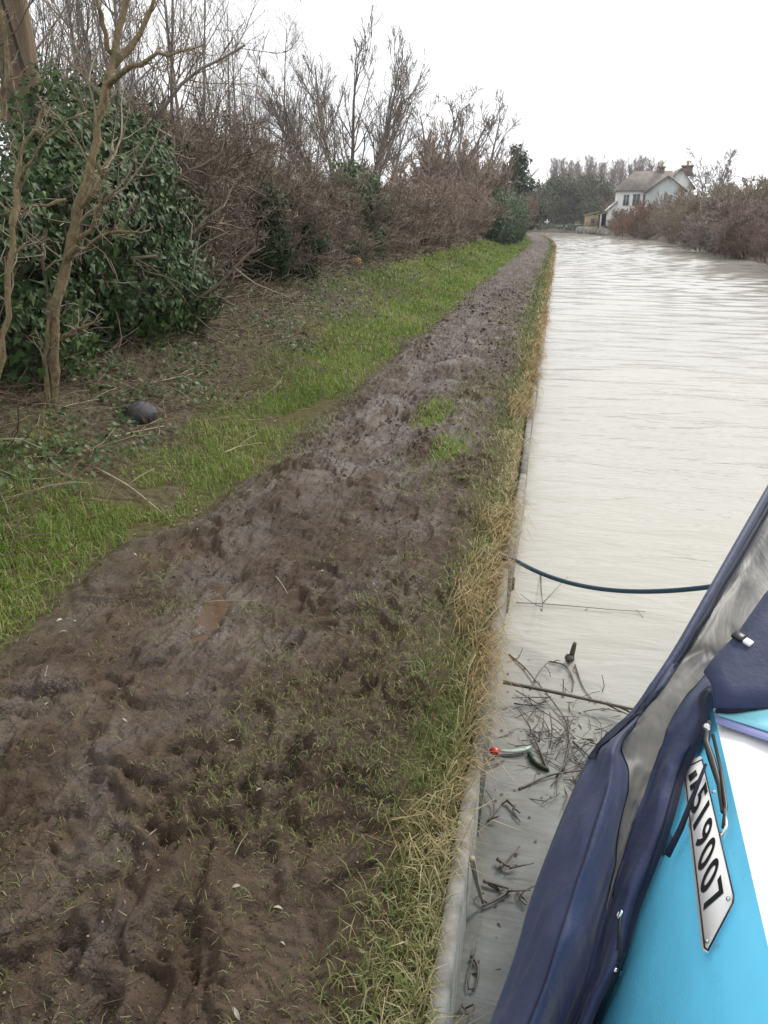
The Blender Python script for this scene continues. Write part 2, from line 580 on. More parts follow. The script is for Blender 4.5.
# house
M['render'] = simple("white_render", [(.62, .62, .61), (.74, .74, .73)], .9, 2, .1, .02)
M['render_grey'] = simple("grey_green_render", [(.40, .44, .43), (.52, .56, .55)], .9, 2, .1, .02)
M['roof'] = simple("brown_roof_tile", [(.13, .112, .098), (.19, .168, .148), (.25, .225, .20)], .95, 1.3, .4, .05)
M['brick'] = simple("dull_brick", [(.15, .10, .085), (.21, .145, .12)], .9, 4, .3, .03)
M['pot'] = simple("yellow_clay", [(.45, .36, .2), (.5, .42, .26)], .8, 4, .1, .02)
M['glass'] = simple("dark_window_glass", [(.07, .078, .09), (.11, .12, .14)], .1, 2, 0, 0, .6)
M['board'] = simple("tan_shed_board", [(.30, .22, .12), (.42, .33, .2)], .85, 3, .3, .03)
M['dark'] = simple("dark_timber", [(.03, .022, .018), (.06, .045, .035)], .9, 3, .2, .02)
M['stonewall'] = simple("grey_stone", [(.12, .10, .09), (.24, .22, .20), (.36, .34, .31)], .95, 1.5, .8, .1)
M['lead'] = simple("pale_sheet_roof", [(.55, .56, .58), (.66, .67, .69)], .6, 2, .1, .02)

# ------------------------------------------------------------------ ground of the towpath side
WATER = -0.30


def Ledge(Y):
    """x of the canal edge on the towpath side"""
    Y = np.asarray(Y, float)
    return (-.150 - .00060 * np.maximum(0, Y - 55) ** 2 - .02 * np.maximum(0, Y - 130) ** 2.4
            + .012 * np.sin(Y * 1.3) * (Y < 40))


MUD_L = 2.02


def mud_edges(Y):
    wob = (fbm(Y * .9, Y * 0 + 3, 3, 5) - .5)
    inner = .17 + .16 * wob + .20 * smooth(5, 18, Y)
    outer = MUD_L + .45 * (fbm(Y * .8, Y * 0 + 9, 3, 8) - .5)
    return inner, outer


FOOT = []
for _ in range(190):
    FOOT.append((random.uniform(.5, 1.95), .75 + 8.5 * random.random() ** 1.4, random.gauss(0, .55) + (math.pi if random.random() < .5 else 0),
                 random.uniform(.10, .155), random.uniform(.040, .06), random.uniform(.006, .022)))
PUD = [(1.37, 3.16, .24, .065, .35), (1.31, 2.86, .09, .045, .2), (1.45, 7.2, .4, .07, 0)]


def gz0(u, Y):
    """ground height without footprints"""
    inn, out = mud_edges(Y)
    m = smooth(inn - .04, inn + .08, u) * (1 - smooth(out - .12, out + .12, u))
    z = .015 + .035 * (fbm(u * 1.5, Y * 1.1, 3, 1) - .5)
    bank = smooth(1.95, 4.0, u) * .40 + smooth(2.9, 4.9, u) * .46 + smooth(5, 8, u) * .1 + smooth(7, 60, u) * .3
    bank = bank + (smooth(2.1, 3.0, u)) * .16 * (fbm(u * 1.3, Y * .9, 4, 21) - .5)
    wu, wy = u + .25 * (fbm(u * 2.2, Y * 2.2, 3, 33) - .5), Y + .35 * (fbm(u * 2.0, Y * 1.8, 3, 35) - .5)
    tt = fbm(wu * 1.9, wy * 1.5, 3, 37) * 11
    ter = np.floor(tt) + smooth(.0, .22, tt - np.floor(tt)) - .75 * (tt - np.floor(tt)) - .25 * tt
    tt2 = fbm(wu * 4.3 + 5, wy * 3.4, 3, 39) * 9
    ter2 = np.floor(tt2) + smooth(.0, .25, tt2 - np.floor(tt2)) - tt2
    cl = fbm(u * 6.5, Y * 4.2, 4, 31)
    rid = 1 - np.abs(2 * fbm(u * 4.2 + 7, Y * 2.6, 3, 41) - 1)
    fine = fbm(u * 24, Y * 17, 3, 51)
    rut = -.035 * np.exp(-((u - 1.35 - .1 * np.sin(Y * .7)) / .22) ** 2) * smooth(2, 4, Y) - .018 * np.exp(-((u - .85) / .2) ** 2) * smooth(3, 6, Y)
    rough = (.64 + .38 * smooth(.34, .64, fbm(u * 1.15 + 3, Y * .62, 3, 45))) * (1 - .15 * smooth(2.5, 6, Y)) + .22 * smooth(3, 6, Y) * np.exp(-((u - 1.35) / .5) ** 2)
    mz = -.035 + rough * (.050 * (cl - .5) + .026 * (rid - .72) + .018 * (fine - .5) + .007 * (fbm(u * 52, Y * 44, 3, 53) - .5) + .026 * ter + .018 * ter2) + .03 * (fbm(wu * 1.2, wy * .8, 3, 43) - .5) + rut
    return z + bank + m * mz, m


gY = [-4, -2.5, -1.2, -.4, .1, .45]
y = .6
while y < 158:
    gY.append(y); y += max(.008, .0056 * y)
gY = np.array(gY)
gu = np.concatenate([np.arange(.045, 2.7, .0085), np.arange(2.7, 6.5, .07), np.geomspace(6.6, 420, 26)])
UU, YY = np.meshgrid(gu, gY)
ZZ, MM = gz0(UU, YY)
for (fu, fy, fa, fl, fw, fd) in FOOT:
    j = (np.abs(gY - fy) < .3).nonzero()[0]; i = (np.abs(gu - fu) < .3).nonzero()[0]
    if not len(j): continue
    sl = (slice(j[0], j[-1] + 1), slice(i[0], i[-1] + 1))
    du, dy = UU[sl] - fu, YY[sl] - fy
    a = du * math.sin(fa) + dy * math.cos(fa); b = du * math.cos(fa) - dy * math.sin(fa)
    b = b / (1 - .18 * np.clip(np.abs(a) / fl, 0, 1)) + .012 * np.sin(a / fl * 2)
    q = np.sqrt((a / fl) ** 2 + (b / fw) ** 2)
    heel = 1 + .5 * (np.abs(a + fl * .62) < fl * .3)
    dep = -fd * heel * (1 - smooth(.78, 1.02, q)) + .45 * fd * np.exp(-((q - 1.22) / .16) ** 2)
    tread = .0035 * np.sign(np.sin(a * 190)) * (q < .85)
    ZZ[sl] += (dep + tread) * MM[sl]
PZ = {}
for k, (pu, pyy, pl, pw, pa) in enumerate(PUD):
    a = (UU - pu) * math.sin(pa) + (YY - pyy) * math.cos(pa); b = (UU - pu) * math.cos(pa) - (YY - pyy) * math.sin(pa)
    q = np.sqrt((a / pl) ** 2 + (b / pw) ** 2) + .5 * (fbm(UU * 9, YY * 9, 3, 77) - .5)
    near = q < 1.6
    lv = np.median(ZZ[near & (q < 1.2)])
    ZZ -= .03 * (1 - smooth(.6, 1.15, q))
    PZ[k] = lv - .017
mean = np.array(ZZ)
inn, out = mud_edges(YY)
grassy = np.clip(1 - MM + .0, 0, 1)
lit = smooth(2.75, 3.5, UU + 1.1 * (fbm(UU * .9, YY * .6, 4, 61) - .5)) * (1 - .8 * smooth(13, 20, YY) * (UU < 4.2))
lit = np.maximum(lit, np.exp(-((UU - 3.05) / .6) ** 2 - ((YY - 5.6) / 1.0) ** 2))
lit = np.maximum(lit, .55 * smooth(.45, .6, fbm(UU * 3.1, YY * 2.6, 4, 66)) * smooth(2.0, 2.4, UU) * (YY < 20))
lit = np.maximum(lit, .9 * (1 - smooth(.0, .28, np.abs(UU - out))) * .8)
base_, _ = gz0(UU, YY)
wet = np.clip((-.045 - ZZ) * 22, 0, 1) * MM + .65 * MM * smooth(.40, .75, fbm(UU * 4.6, YY * 3.1, 5, 47)) + .15 * MM * np.exp(-((UU - 1.35) / .35) ** 2) * smooth(3.5, 5, YY)
for (pu, pyy, pl, pw, pa) in PUD: wet = np.maximum(wet, np.exp(-((UU - pu) / .22) ** 2 - ((YY - pyy) / .3) ** 2) * MM)
wet = wet * (1 - .75 * smooth(5, 22, YY)) * smooth(.6, 1, MM) * smooth(.3, .45, UU)
XX = Ledge(YY) - UU
nr, nc = UU.shape
idx = np.arange(nr * nc).reshape(nr, nc)
F = np.stack([idx[:-1, 1:], idx[:-1, :-1], idx[1:, :-1], idx[1:, 1:]], -1).reshape(-1, 4)
tag(build("towpath_ground", np.stack([XX, YY, ZZ], -1), F, M['ground'], attrs=dict(grassy=grassy, littered=lit, wet=np.clip(wet, 0, 1))), kind='structure')


def gz(u, Y):
    """ground height by looking the sheet up"""
    u = np.atleast_1d(np.asarray(u, float)); Y = np.atleast_1d(np.asarray(Y, float))
    i = np.clip(np.searchsorted(gu, u), 1, nc - 1); j = np.clip(np.searchsorted(gY, Y), 1, nr - 1)
    fu = np.clip((u - gu[i - 1]) / (gu[i] - gu[i - 1]), 0, 1); fy = np.clip((Y - gY[j - 1]) / (gY[j] - gY[j - 1]), 0, 1)
    return (ZZ[j - 1, i - 1] * (1 - fu) + ZZ[j - 1, i] * fu) * (1 - fy) + (ZZ[j, i - 1] * (1 - fu) + ZZ[j, i] * fu) * fy


def gpt(u, Y, dz=0.0):
    return np.stack([Ledge(Y) - u, Y, gz(u, Y) + dz], -1)


def gxy(x, Y):
    return float(gz(float(Ledge(Y)) - x, Y)[0])


for k, (pu, pyy, pl, pw, pa) in enumerate(PUD):
    t = np.linspace(0, 2 * math.pi, 28, endpoint=False)
    a, b = 1.25 * pl * np.cos(t), 1.35 * pw * np.sin(t)
    X = float(Ledge(pyy)) - (pu + a * math.sin(pa) + b * math.cos(pa)); Y = pyy + a * math.cos(pa) - b * math.sin(pa)
    V = np.vstack([[float(Ledge(pyy)) - pu, pyy, PZ[k]], np.stack([X, Y, np.full(28, PZ[k])], -1)])
    tag(build("puddle", V, np.array([[0, 1 + q, 1 + (q + 1) % 28] for q in range(28)]), M['puddle']), kind='structure')

# canal water: a wide sheet
wx = np.concatenate([[-160, -80, -40], np.arange(-20, -1, .8), np.arange(-1, 11.6, .22), [14, 20, 40]])
wy = np.concatenate([[-30, -10, -4], np.arange(-1, 172, .115), [180, 200, 260]])
WX, WY = np.meshgrid(wx, wy)
wz = np.zeros_like(WX)
for _ in range(18):
    lam = rng.uniform(.36, 1.9); th = rng.normal(0, .5)
    wz += lam * .0031 * np.sin(2 * math.pi / lam * (WX * math.sin(th) + WY * math.cos(th)) + rng.uniform(0, 6.28)) * (.35 + 1.3 * fbm(WX * .22 + lam * 9, WY * .09, 2, 7))
wz *= .16 + .84 * smooth(4, 16, WY)
idx = np.arange(WX.size).reshape(WX.shape)
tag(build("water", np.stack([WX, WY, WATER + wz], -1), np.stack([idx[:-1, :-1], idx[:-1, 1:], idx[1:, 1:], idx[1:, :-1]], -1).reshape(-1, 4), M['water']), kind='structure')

# far bank: the other side of the canal and the land beyond its bend
RB = np.array([(10.9, -40), (10.8, 20), (10.8, 60), (10.9, 98), (9.6, 115), (7.4, 129), (5.2, 146), (1.2, 158), (-7, 168), (-30, 182), (-120, 215)], float)
RBn = np.array([(1, 0), (1, 0), (1, 0), (1, .1), (.9, .4), (.85, .5), (.8, .6), (.5, .85), (.35, .93), (.3, .95), (.2, .98)], float)
offs = [(-.6, -.9), (0, -.28), (.25, .05), (1.5, .45), (5, .9), (14, 1.3), (60, 1.5), (500, 1.6), (1500, 1.6)]
V = np.array([[(p[0] + n[0] * o, p[1] + n[1] * o, z) for (o, z) in offs] for p, n in zip(RB, RBn)])
idx = np.arange(len(RB) * len(offs)).reshape(len(RB), len(offs))
F = np.stack([idx[:-1, :-1], idx[:-1, 1:], idx[1:, 1:], idx[1:, :-1]], -1).reshape(-1, 4)
tag(build("far_bank_ground", V, F, M['field']), kind='structure')

# concrete edging along the towpath
ed = empty("canal_edging", (0, 0, 0), "narrow weathered concrete edging along the towpath side of the canal", "edging")
mb = MB()
y0 = -4.9
k = 0
rr_ = random.Random(3)
while y0 < 128:
    ln = 1.8 if y0 < 30 else 6.0
    a, b = float(Ledge(y0)), float(Ledge(y0 + ln))
    j = rr_.uniform(-.008, .008); zt = rr_.uniform(-.012, .006)
    mb.prism([(a + j - .03, y0 + .004, -.9), (a + j + .022, y0 + .004, -.9), (a + j + .022, y0 + .004, zt - .01), (a + j + .012, y0 + .004, zt), (a + j - .024, y0 + .004, zt), (a + j - .03, y0 + .004, zt - .01)],
             (b - a, ln - .008, 0))
    y0 += ln; k += 1
mb.build("concrete_plank", M['concrete'], ed)

# ------------------------------------------------------------------ grass, weeds and litter (nobody could count them)
def ysample(n, a, b, p=1.0):
    """more near the camera: density ~ Y^-p"""
    q = rng.random(n)
    if abs(p - 1) < 1e-3: return a * (b / a) ** q
    e = 1 - p
    return (a ** e + q * (b ** e - a ** e)) ** (1 / e)


def blade_obj(name, u, Y, h, wd, lean, mat, tint, dz=-.01, az=None):
    V, F = blades(gpt(u, Y, dz), h, wd, lean, az)
    o = build(name, V, F, mat, attrs=dict(tint=np.repeat(np.clip(tint, 0, 1), 5)))
    return tag(o, kind='stuff')


# green bank grass on the left
n = 150000
Y = ysample(n, 1.6, 95, 1.35)
u = 1.9 + 2.9 * rng.random(n) ** 1.15 + .35 * (fbm(Y * .9, Y * 0 + 2, 3, 2) - .5)
d = fbm(u * 1.4, Y * .9, 4, 63) - .10 + .45 * np.exp(-((u - 3.05) / .55) ** 2 - ((Y - 5.6) / .9) ** 2)
lt = smooth(2.75, 3.5, u + 1.1 * (fbm(u * .9, Y * .6, 4, 61) - .5)) * (1 - .8 * smooth(13, 20, Y) * (u < 4.2))
_, out = mud_edges(Y)
keep = (d < .60 + .2 * smooth(6, 14, Y)) & (rng.random(n) > lt * .86) & (u > out + .10 * rng.random(n)) & (rng.random(n) < .25 + smooth(out, out + .5, u))
u, Y = u[keep], Y[keep]; n = len(u)
sc = smooth(0, 1, fbm(u * 2.2, Y * 1.5, 3, 71))
h = (.035 + .075 * sc) * rng.uniform(.6, 1.4, n) * (1 + .35 * smooth(10, 50, Y))
tuft = rng.normal(0, .02, (n, 2))
blade_obj("bank_grass", u + tuft[:, 0], Y + tuft[:, 1], h, np.maximum(.0055, .0011 * Y) * rng.uniform(.6, 1.3, n), rng.uniform(.2, 1.4, n), M['grass'],
          .34 + .8 * (fbm(u * 1.2, Y, 3, 73) - .5) + rng.normal(0, .24, n) + .5 * (rng.random(n) < .06))

# verge between mud and edging
n = 52000
Y = ysample(n, .9, 110, 1.25)
inn, _ = mud_edges(Y)
u = .045 + (inn + .12) * rng.random(n) ** 1.1
keep = rng.random(n) < (.15 + 1.1 * fbm(u * 5, Y * 2.5, 3, 81)) * (1 - .85 * smooth(inn - .12, inn + .12, u)) * (.55 + .45 * smooth(2, 4, Y))
u, Y = u[keep], Y[keep]; n = len(u)
dryness = (1 - smooth(.03, .26, u)) * .42 + .9 * (fbm(u * 4, Y * 1.6, 3, 83) - .5) + rng.normal(0, .22, n) + .27
blade_obj("verge_grass", u, Y, rng.uniform(.025, .105, n) * (1 + .5 * (rng.random(n) < .1)), np.maximum(.0038, .0011 * Y) * rng.uniform(.6, 1.3, n), rng.uniform(.4, 1.7, n), M['verge'], dryness)

# straw hanging over the edging
n = 11000
Y = ysample(n, .9, 110, 1.15)
cl = fbm(Y * 2.6, Y * 0, 4, 85)
keep = rng.random(n) < .3 * smooth(.5, .66, cl) + .8 * smooth(2.3, 3.2, Y) * smooth(.36, .56, cl)
Y = Y[keep]; n = len(Y)
u = .02 + (.07 + .16 * smooth(.4, .7, fbm(Y * 1.7, Y * 0 + 5, 3, 87))) * rng.random(n)
blade_obj("dry_edge_grass", u, Y, rng.uniform(.05, .27, n), np.maximum(.0033, .0012 * Y) * rng.uniform(.6, 1.3, n), rng.uniform(.9, 2.1, n), M['dry'], rng.random(n), .0,
          az=rng.normal(-.15, .8, n))

# thin tufts surviving on the mud
cu, cy = .2 + 1.8 * rng.random(5200) ** 1.3, ysample(5200, .9, 40, 1.3)
cl = fbm(cu * 1.4, cy * .9, 3, 91)
ok = (rng.random(len(cu)) < .10 + .9 * smooth(.46, .66, cl + .08 * (cu < .7))) & ~((np.abs(cu - 1.4) < .35) & (cy > 3.3))
cu, cy = cu[ok], cy[ok]
kk = 12
u = (cu[:, None] + rng.normal(0, .028, (len(cu), kk))).ravel(); Y = (cy[:, None] + rng.normal(0, .05, (len(cu), kk))).ravel()
n = len(u)
blade_obj("mud_grass", u, Y, rng.uniform(.014, .050, n), np.maximum(.0025, .0010 * Y) * rng.uniform(.6, 1.2, n), rng.uniform(.5, 1.9, n), M['verge'], rng.normal(.38, .2, n), -.004)
# green islands in the middle of the path
isl = [(.92, 7.4, .16, .5), (.62, 6.2, .14, .35)]
uu, yy = [], []
for (a, b, c, d) in isl:
    uu.append(rng.normal(a, c * .55, 700)); yy.append(rng.normal(b, d * .55, 700))
u, Y = np.concatenate(uu), np.maximum(np.concatenate(yy), .85); n = len(u)
blade_obj("path_grass", u, Y, rng.uniform(.03, .09, n), np.maximum(.0032, .0011 * Y) * rng.uniform(.6, 1.2, n), rng.uniform(.4, 1.6, n), M['grass'], rng.normal(.5, .25, n), -.006)

# crumbs, straw and leaf scraps trodden into the mud
n = 750
Y = ysample(n, .9, 25, 1.3); u = .25 + 1.8 * rng.random(n)
a = rng.uniform(0, 2 * math.pi, n)
P = walk(gpt(u, Y, .006), np.stack([np.cos(a), np.sin(a), rng.normal(0.05, .15, n)], -1), rng.uniform(.01, .06, n), 4, .25, -.02)
V, F = tubes(P, np.repeat(np.maximum(.0011, .0004 * Y)[:, None] * rng.uniform(.6, 1.6, (n, 1)), 4, 1), 3)
tag(build("trodden_straw", V, F, M['litter'], attrs=dict(tint=np.repeat(rng.uniform(.3, 1, n), 12))), kind='stuff')
n = 5200
Y = ysample(n, .9, 25, 1.3); u = .25 + 1.8 * rng.random(n)
V, F = leaves(gpt(u, Y, .004), np.array([0, 0, 1.]) + rng.normal(0, .5, (n, 3)), np.maximum(.006, .0022 * Y) * rng.uniform(.4, 1.6, n), .5)
tag(build("mud_crumbs", V, F, M['litter'], attrs=dict(tint=np.repeat(rng.random(n) ** 2.5, 4))), kind='stuff')

# little clods kicked up out of the mud
n = 9000
Y = ysample(n, .85, 22, 1.35); u = .22 + 1.85 * rng.random(n)
keep = rng.random(n) < .15 + smooth(.42, .62, fbm(u * 2.4, Y * 1.8, 3, 101))
u, Y = u[keep], Y[keep]; n = len(u)
r = np.maximum(.003, .0011 * Y) * (.5 + 2.2 * rng.random(n) ** 3)
o6 = np.array([[1, 0, 0], [0, 1, 0], [-1, 0, 0], [0, -1, 0], [0, 0, .8], [0, 0, -.8]], float)
V = gpt(u, Y, .1 * r)[:, None] + o6[None] * r[:, None, None] * rng.uniform(.6, 1.4, (n, 6, 1)) + rng.normal(0, .2, (n, 6, 3)) * r[:, None, None]
b = np.arange(n)[:, None] * 6
F = np.concatenate([b + np.array([t]) for t in ((0, 1, 4), (1, 2, 4), (2, 3, 4), (3, 0, 4), (1, 0, 5), (2, 1, 5), (3, 2, 5), (0, 3, 5))])
tag(build("mud_clods", V.reshape(-1, 3), F, M['clod'], attrs=dict(tint=np.repeat(rng.random(n), 6))), kind='stuff')

# leaf litter and dead stems under the hedge
n = 26000
Y = ysample(n, 2.0, 60, 1.3); u = 2.0 + 3.4 * rng.random(n)
lt = smooth(2.7, 4.2, u + 1.6 * (fbm(u * .9, Y * .6, 4, 61) - .5)) * (1 - .7 * smooth(13, 20, Y) * (u < 4.2)) + .8 * np.exp(-((u - 3.05) / .6) ** 2 - ((Y - 5.6) / 1.0) ** 2) + .08
keep = rng.random(n) < lt
u, Y = u[keep], Y[keep]; n = len(u)
V, F = leaves(gpt(u, Y, .006 + .02 * rng.random(n)), np.array([0, 0, 1.]) + rng.normal(0, .45, (n, 3)), np.maximum(.016, .0034 * Y) * rng.uniform(.5, 1.5, n))
tag(build("leaf_litter", V, F, M['litter'], attrs=dict(tint=np.repeat(rng.random(n) ** 2.0, 4))), kind='stuff')
n = 11000
Y = ysample(n, 2.2, 60, 1.25); u = 2.2 + 3.3 * rng.random(n)
lt = smooth(2.6, 3.9, u + 1.6 * (fbm(u * .9, Y * .6, 4, 61) - .5)) * (1 - .6 * smooth(13, 20, Y) * (u < 4.0)) + .10
keep = (rng.random(n) < lt) & ((Y < 12) | (u > 4.3) | (rng.random(n) < .12))
u, Y = u[keep], Y[keep]; n = len(u)
a = rng.uniform(0, 2 * math.pi, n)
P = walk(gpt(u, Y, .01 + .05 * rng.random(n)), np.stack([np.cos(a), np.sin(a), rng.normal(0.12, .25, n)], -1), rng.uniform(.12, .6, n), 5, .18, -.03)
V, F = tubes(P, np.repeat(np.maximum(.0022, .00032 * Y)[:, None] * rng.uniform(.7, 1.6, (n, 1)), 5, 1), 3)
tag(build("dead_stems", V, F, M['litter'], attrs=dict(tint=np.repeat(rng.random(n), 15))), kind='stuff')
# low leafy weeds on the bank
n = 26000
Y = ysample(n, 2.0, 22, 1.2); u = 2.5 + 2.8 * rng.random(n)
keep = rng.random(n) < smooth(.40, .60, fbm(u * 1.7, Y * 1.3, 4, 95)) * smooth(2.6, 3.4, u) * (1 - .3 * smooth(9, 14, Y))
u, Y = u[keep], Y[keep]; n = len(u)
V, F = leaves(gpt(u, Y, .02 + .10 * rng.random(n)), np.array([0.3, -.3, 1.]) + rng.normal(0, .4, (n, 3)), rng.uniform(.03, .06, n))
tag(build("bank_weeds", V, F, M['weed'], attrs=dict(tint=np.repeat(rng.random(n), 4))), kind='stuff')

# ------------------------------------------------------------------ plants
def tint_for(P, lo=0., hi=1.): return rng.uniform(lo, hi, len(P))


def tube_build(name, parts, mat, parent, sides=3):
    """parts: list of (P,R)"""
    Vs, Fs, ts, o = [], [], [], 0
    for it in parts:
        P, R = it[0], it[1]; s = it[2] if len(it) > 2 else sides
        V, F = tubes(P, R, s)
        Vs.append(V); Fs.append(F + o); o += len(V)
        ts.append(np.repeat(rng.random(len(P)), P.shape[1] * s))
    return build(name, np.vstack(Vs), np.vstack(Fs), mat, parent, attrs=dict(tint=np.concatenate(ts)))


def shrub_mesh(name, h, wx, wy, mat, nst=12, k=(10, 8, 3), r0=.022, rmin=.0028, jit=.22, label=None, cat="shrub", group=None, up=.10, stem_mat=None, t0=.12):
    root = empty(name, (0, 0, 0), label, cat, group)
    a = rng.uniform(0, 2 * math.pi, nst)
    q = np.sqrt(rng.random(nst))
    s = np.stack([np.cos(a) * q * wx * .45, np.sin(a) * q * wy * .45, np.full(nst, -.05)], -1)
    d = np.stack([np.cos(a) * wx * .28, np.sin(a) * wy * .28, np.full(nst, h)], -1) + rng.normal(0, .12 * h, (nst, 3)) * np.array([1, 1, 0])
    P0 = walk(s, d, rng.uniform(.6, 1.0, nst) * h, 8, .12, .02)
    R0 = r0 * rng.uniform(.6, 1.2, (nst, 1)) * np.linspace(1, .3, 8)[None]
    P1, R1 = grow(P0, R0, k[0], t0, 1, .8, .42, .55, jit, up * .4, 6, rmin)
    P2, R2 = grow(P1, R1, k[1], .15, 1, .75, .5, .6, jit, up, 5, rmin)
    parts = [(P1, R1), (P2, R2)]
    if k[2]:
        P3, R3 = grow(P2, R2, k[2], .2, 1, .7, .6, .7, jit, up, 4, rmin)
        parts.append((P3, R3))
    tube_build("stem", [(P0, R0, 6)], stem_mat or mat, root)
    tube_build("crown", parts, mat, root)
    return root


def put(proto, used, x, y, z, rz, s, label, group=None, sz=None):
    o = proto if proto.name not in used else copy_tree(proto)
    used.add(proto.name)
    o.location = (x, y, z); o.rotation_euler = (0, 0, rz); o.scale = (s, s, sz or s)
    o["label"] = label
    if group: o["group"] = group
    return o


USED = set()
# --- the long brown hedge
HB = [shrub_mesh("hedge_shrub", 2.9, 1.9, 1.7, M['twig_brown'], 20, (13, 11, 5), .024, .0040, .26, cat="hedge shrub") for _ in range(3)]
HR = [shrub_mesh("hedge_shrub", 3.2, 2.6, 2.2, M['twig_red'], 20, (12, 10, 3), .03, .009, .2, cat="hedge shrub", up=.22) for _ in range(2)]
near = [(-5.6, 10.3, 0, 1.0, "tangled brown hedge shrub right beside the big dark ivy bush"),
        (-5.9, 11.9, 1, 1.05, "dense brown bramble-like hedge shrub with bleached stems, second from the big ivy bush"),
        (-5.8, 13.6, 2, 1.0, "brown hedge shrub directly left of the first small ivy clump"),
        (-6.3, 12.6, 0, 1.12, "taller brown shrub in the back row of the near hedge"),
        (-5.9, 15.6, 1, .95, "brown twiggy shrub behind the first small ivy clump"),
        (-6.0, 18.0, 2, .95, "brown twiggy shrub between the two small ivy clumps"),
        (-6.2, 20.6, 0, .95, "brown shrub just behind the darker second ivy clump"),
        (-6.2, 23.6, 1, 1.0, "brown shrub just past the second ivy clump, where the hedge turns paler"),
        (-5.2, 9.2, 2, .8, "low brown shrub half covered by the right side of the big ivy bush")]
for (x, y, k, s, lb) in near:
    x += .45 * (y > 12.7)
    put(HB[k], USED, x, y, gxy(x, y) - .05, random.uniform(0, 6.28), s, lb, "shrubs of the towpath hedge", s * (.90 if y < 12 else .80))
far = [(-6.2, 27, 0, 1.0, "pinkish brown hedge shrub, nearest of the paler far hedge"),
       (-6.1, 31, 1, .95, "pinkish brown hedge shrub, second of the paler far hedge"),
       (-6.2, 35.5, 0, 1.0, "rusty pale hedge shrub under the pair of bare crowns"),
       (-6.2, 40, 1, 1.0, "reddish hedge shrub in the middle of the paler far hedge"),
       (-6.0, 45, 0, 1.1, "tall reddish shrub rising over the far hedge"),
       (-7.0, 51, 1, 1.6, "tallest reddish pink shrub behind the clipped dark hedge block"),
       (-7.1, 56, 0, 1.75, "reddish shrub left of the dark conifer"),
       (-6.6, 62, 1, 1.55, "pale reddish shrub in front of the dark conifer"),
       (-4.6, 74, 0, 1.15, "small tan shrub at the far end of the towpath hedge")]
for (x, y, k, s, lb) in far:
    x += .5 * (y < 47)
    put(HR[k], USED, x, y, gxy(x, y) - .05, random.uniform(0, 6.28), s * 1.1, lb, "shrubs of the towpath hedge", s * (.86 if y < 47 else 1.08))


def resample(pts, n):
    P = np.asarray(pts, float)
    s = np.concatenate([[0], np.cumsum(np.linalg.norm(np.diff(P, axis=0), axis=1))])
    t = np.linspace(0, s[-1], n)
    Q = np.stack([np.interp(t, s, P[:, k]) for k in range(3)], -1)
    for _ in range(2): Q[1:-1] = .25 * Q[:-2] + .5 * Q[1:-1] + .25 * Q[2:]
    return Q


# --- ivy
def ivy(name, lobes, nleaf, size, mat, label, cat, stem=True, core=True, group=None):
    root = empty(name, (0, 0, 0), label, cat, group)
    Vs, Fs, ts, o = [], [], [], 0
    vol = np.array([l[3] * l[5] + l[4] * l[5] for l in lobes]); vol = vol / vol.sum()
    for l, q in zip(lobes, vol):
        for (shell, cnt, sm) in ((1.0, int(nleaf * q), 1.0), (.78, int(nleaf * q * .5), 1.25)):
            d = unit(rng.normal(0, 1, (cnt, 3)))
            c = np.array(l[:3]); r = np.array(l[3:6])
            th, ph = np.arctan2(d[:, 1], d[:, 0]), d[:, 2]
            bump = .5 + 1.0 * fbm(th * 2.2 + c[1] * 3, ph * 2.8 + c[0], 4, 5)
            pos = c + d * r * shell * (bump * (rng.uniform(.86, 1.06, cnt) + .10 * np.abs(rng.normal(0, 1, cnt)) * (rng.random(cnt) < .3)))[:, None]
            keep = pos[:, 2] > c[2] - r[2] * .98
            pos, dd = pos[keep], d[keep]
            nr_ = dd / r + rng.normal(0, .42, pos.shape) + np.array([.25, -.25, .35])
            V, F = ivy_leaves(pos, nr_, size * sm * rng.uniform(.55, 1.3, len(pos)), aspect=rng.uniform(.7, 1.05, (len(pos), 1)))
            Vs.append(V); Fs.append(F + o); o += len(V)
            ts.append(np.repeat(np.clip(rng.beta(1.3, 2.4, len(pos)), 0, 1), 9))
    build("foliage", np.vstack(Vs), np.vstack(Fs), mat, root, attrs=dict(tint=np.concatenate(ts)), smooth=True)
    if stem:
        parts = []
        for l in lobes:
            c = np.array(l[:3]); r = np.array(l[3:6]); m = 10
            s = c + rng.normal(0, .25, (m, 3)) * r * np.array([1, 1, 0]); s[:, 2] = c[2] - r[2]
            P = walk(s, np.array([0, 0, 1.]) + rng.normal(0, .3, (m, 3)), np.full(m, r[2] * 1.8), 8, .2, .1)
            parts.append((P, np.full((m, 8), .016)))
            P1, R1 = grow(P, parts[-1][1], 10, .1, 1, .9, .45, .6, .25, 0, 5)
            parts.append((P1, R1))
        if len(lobes) > 1:
            run = resample([(l[0], l[1], max(gxy(l[0], l[1]), l[2] - l[5])) for l in sorted(lobes, key=lambda q_: q_[1])], 8)[None]
            parts.append((run, np.full((1, 8), .02)))
        tube_build("stem", parts, M['twig_brown'], root, 4)
    return root


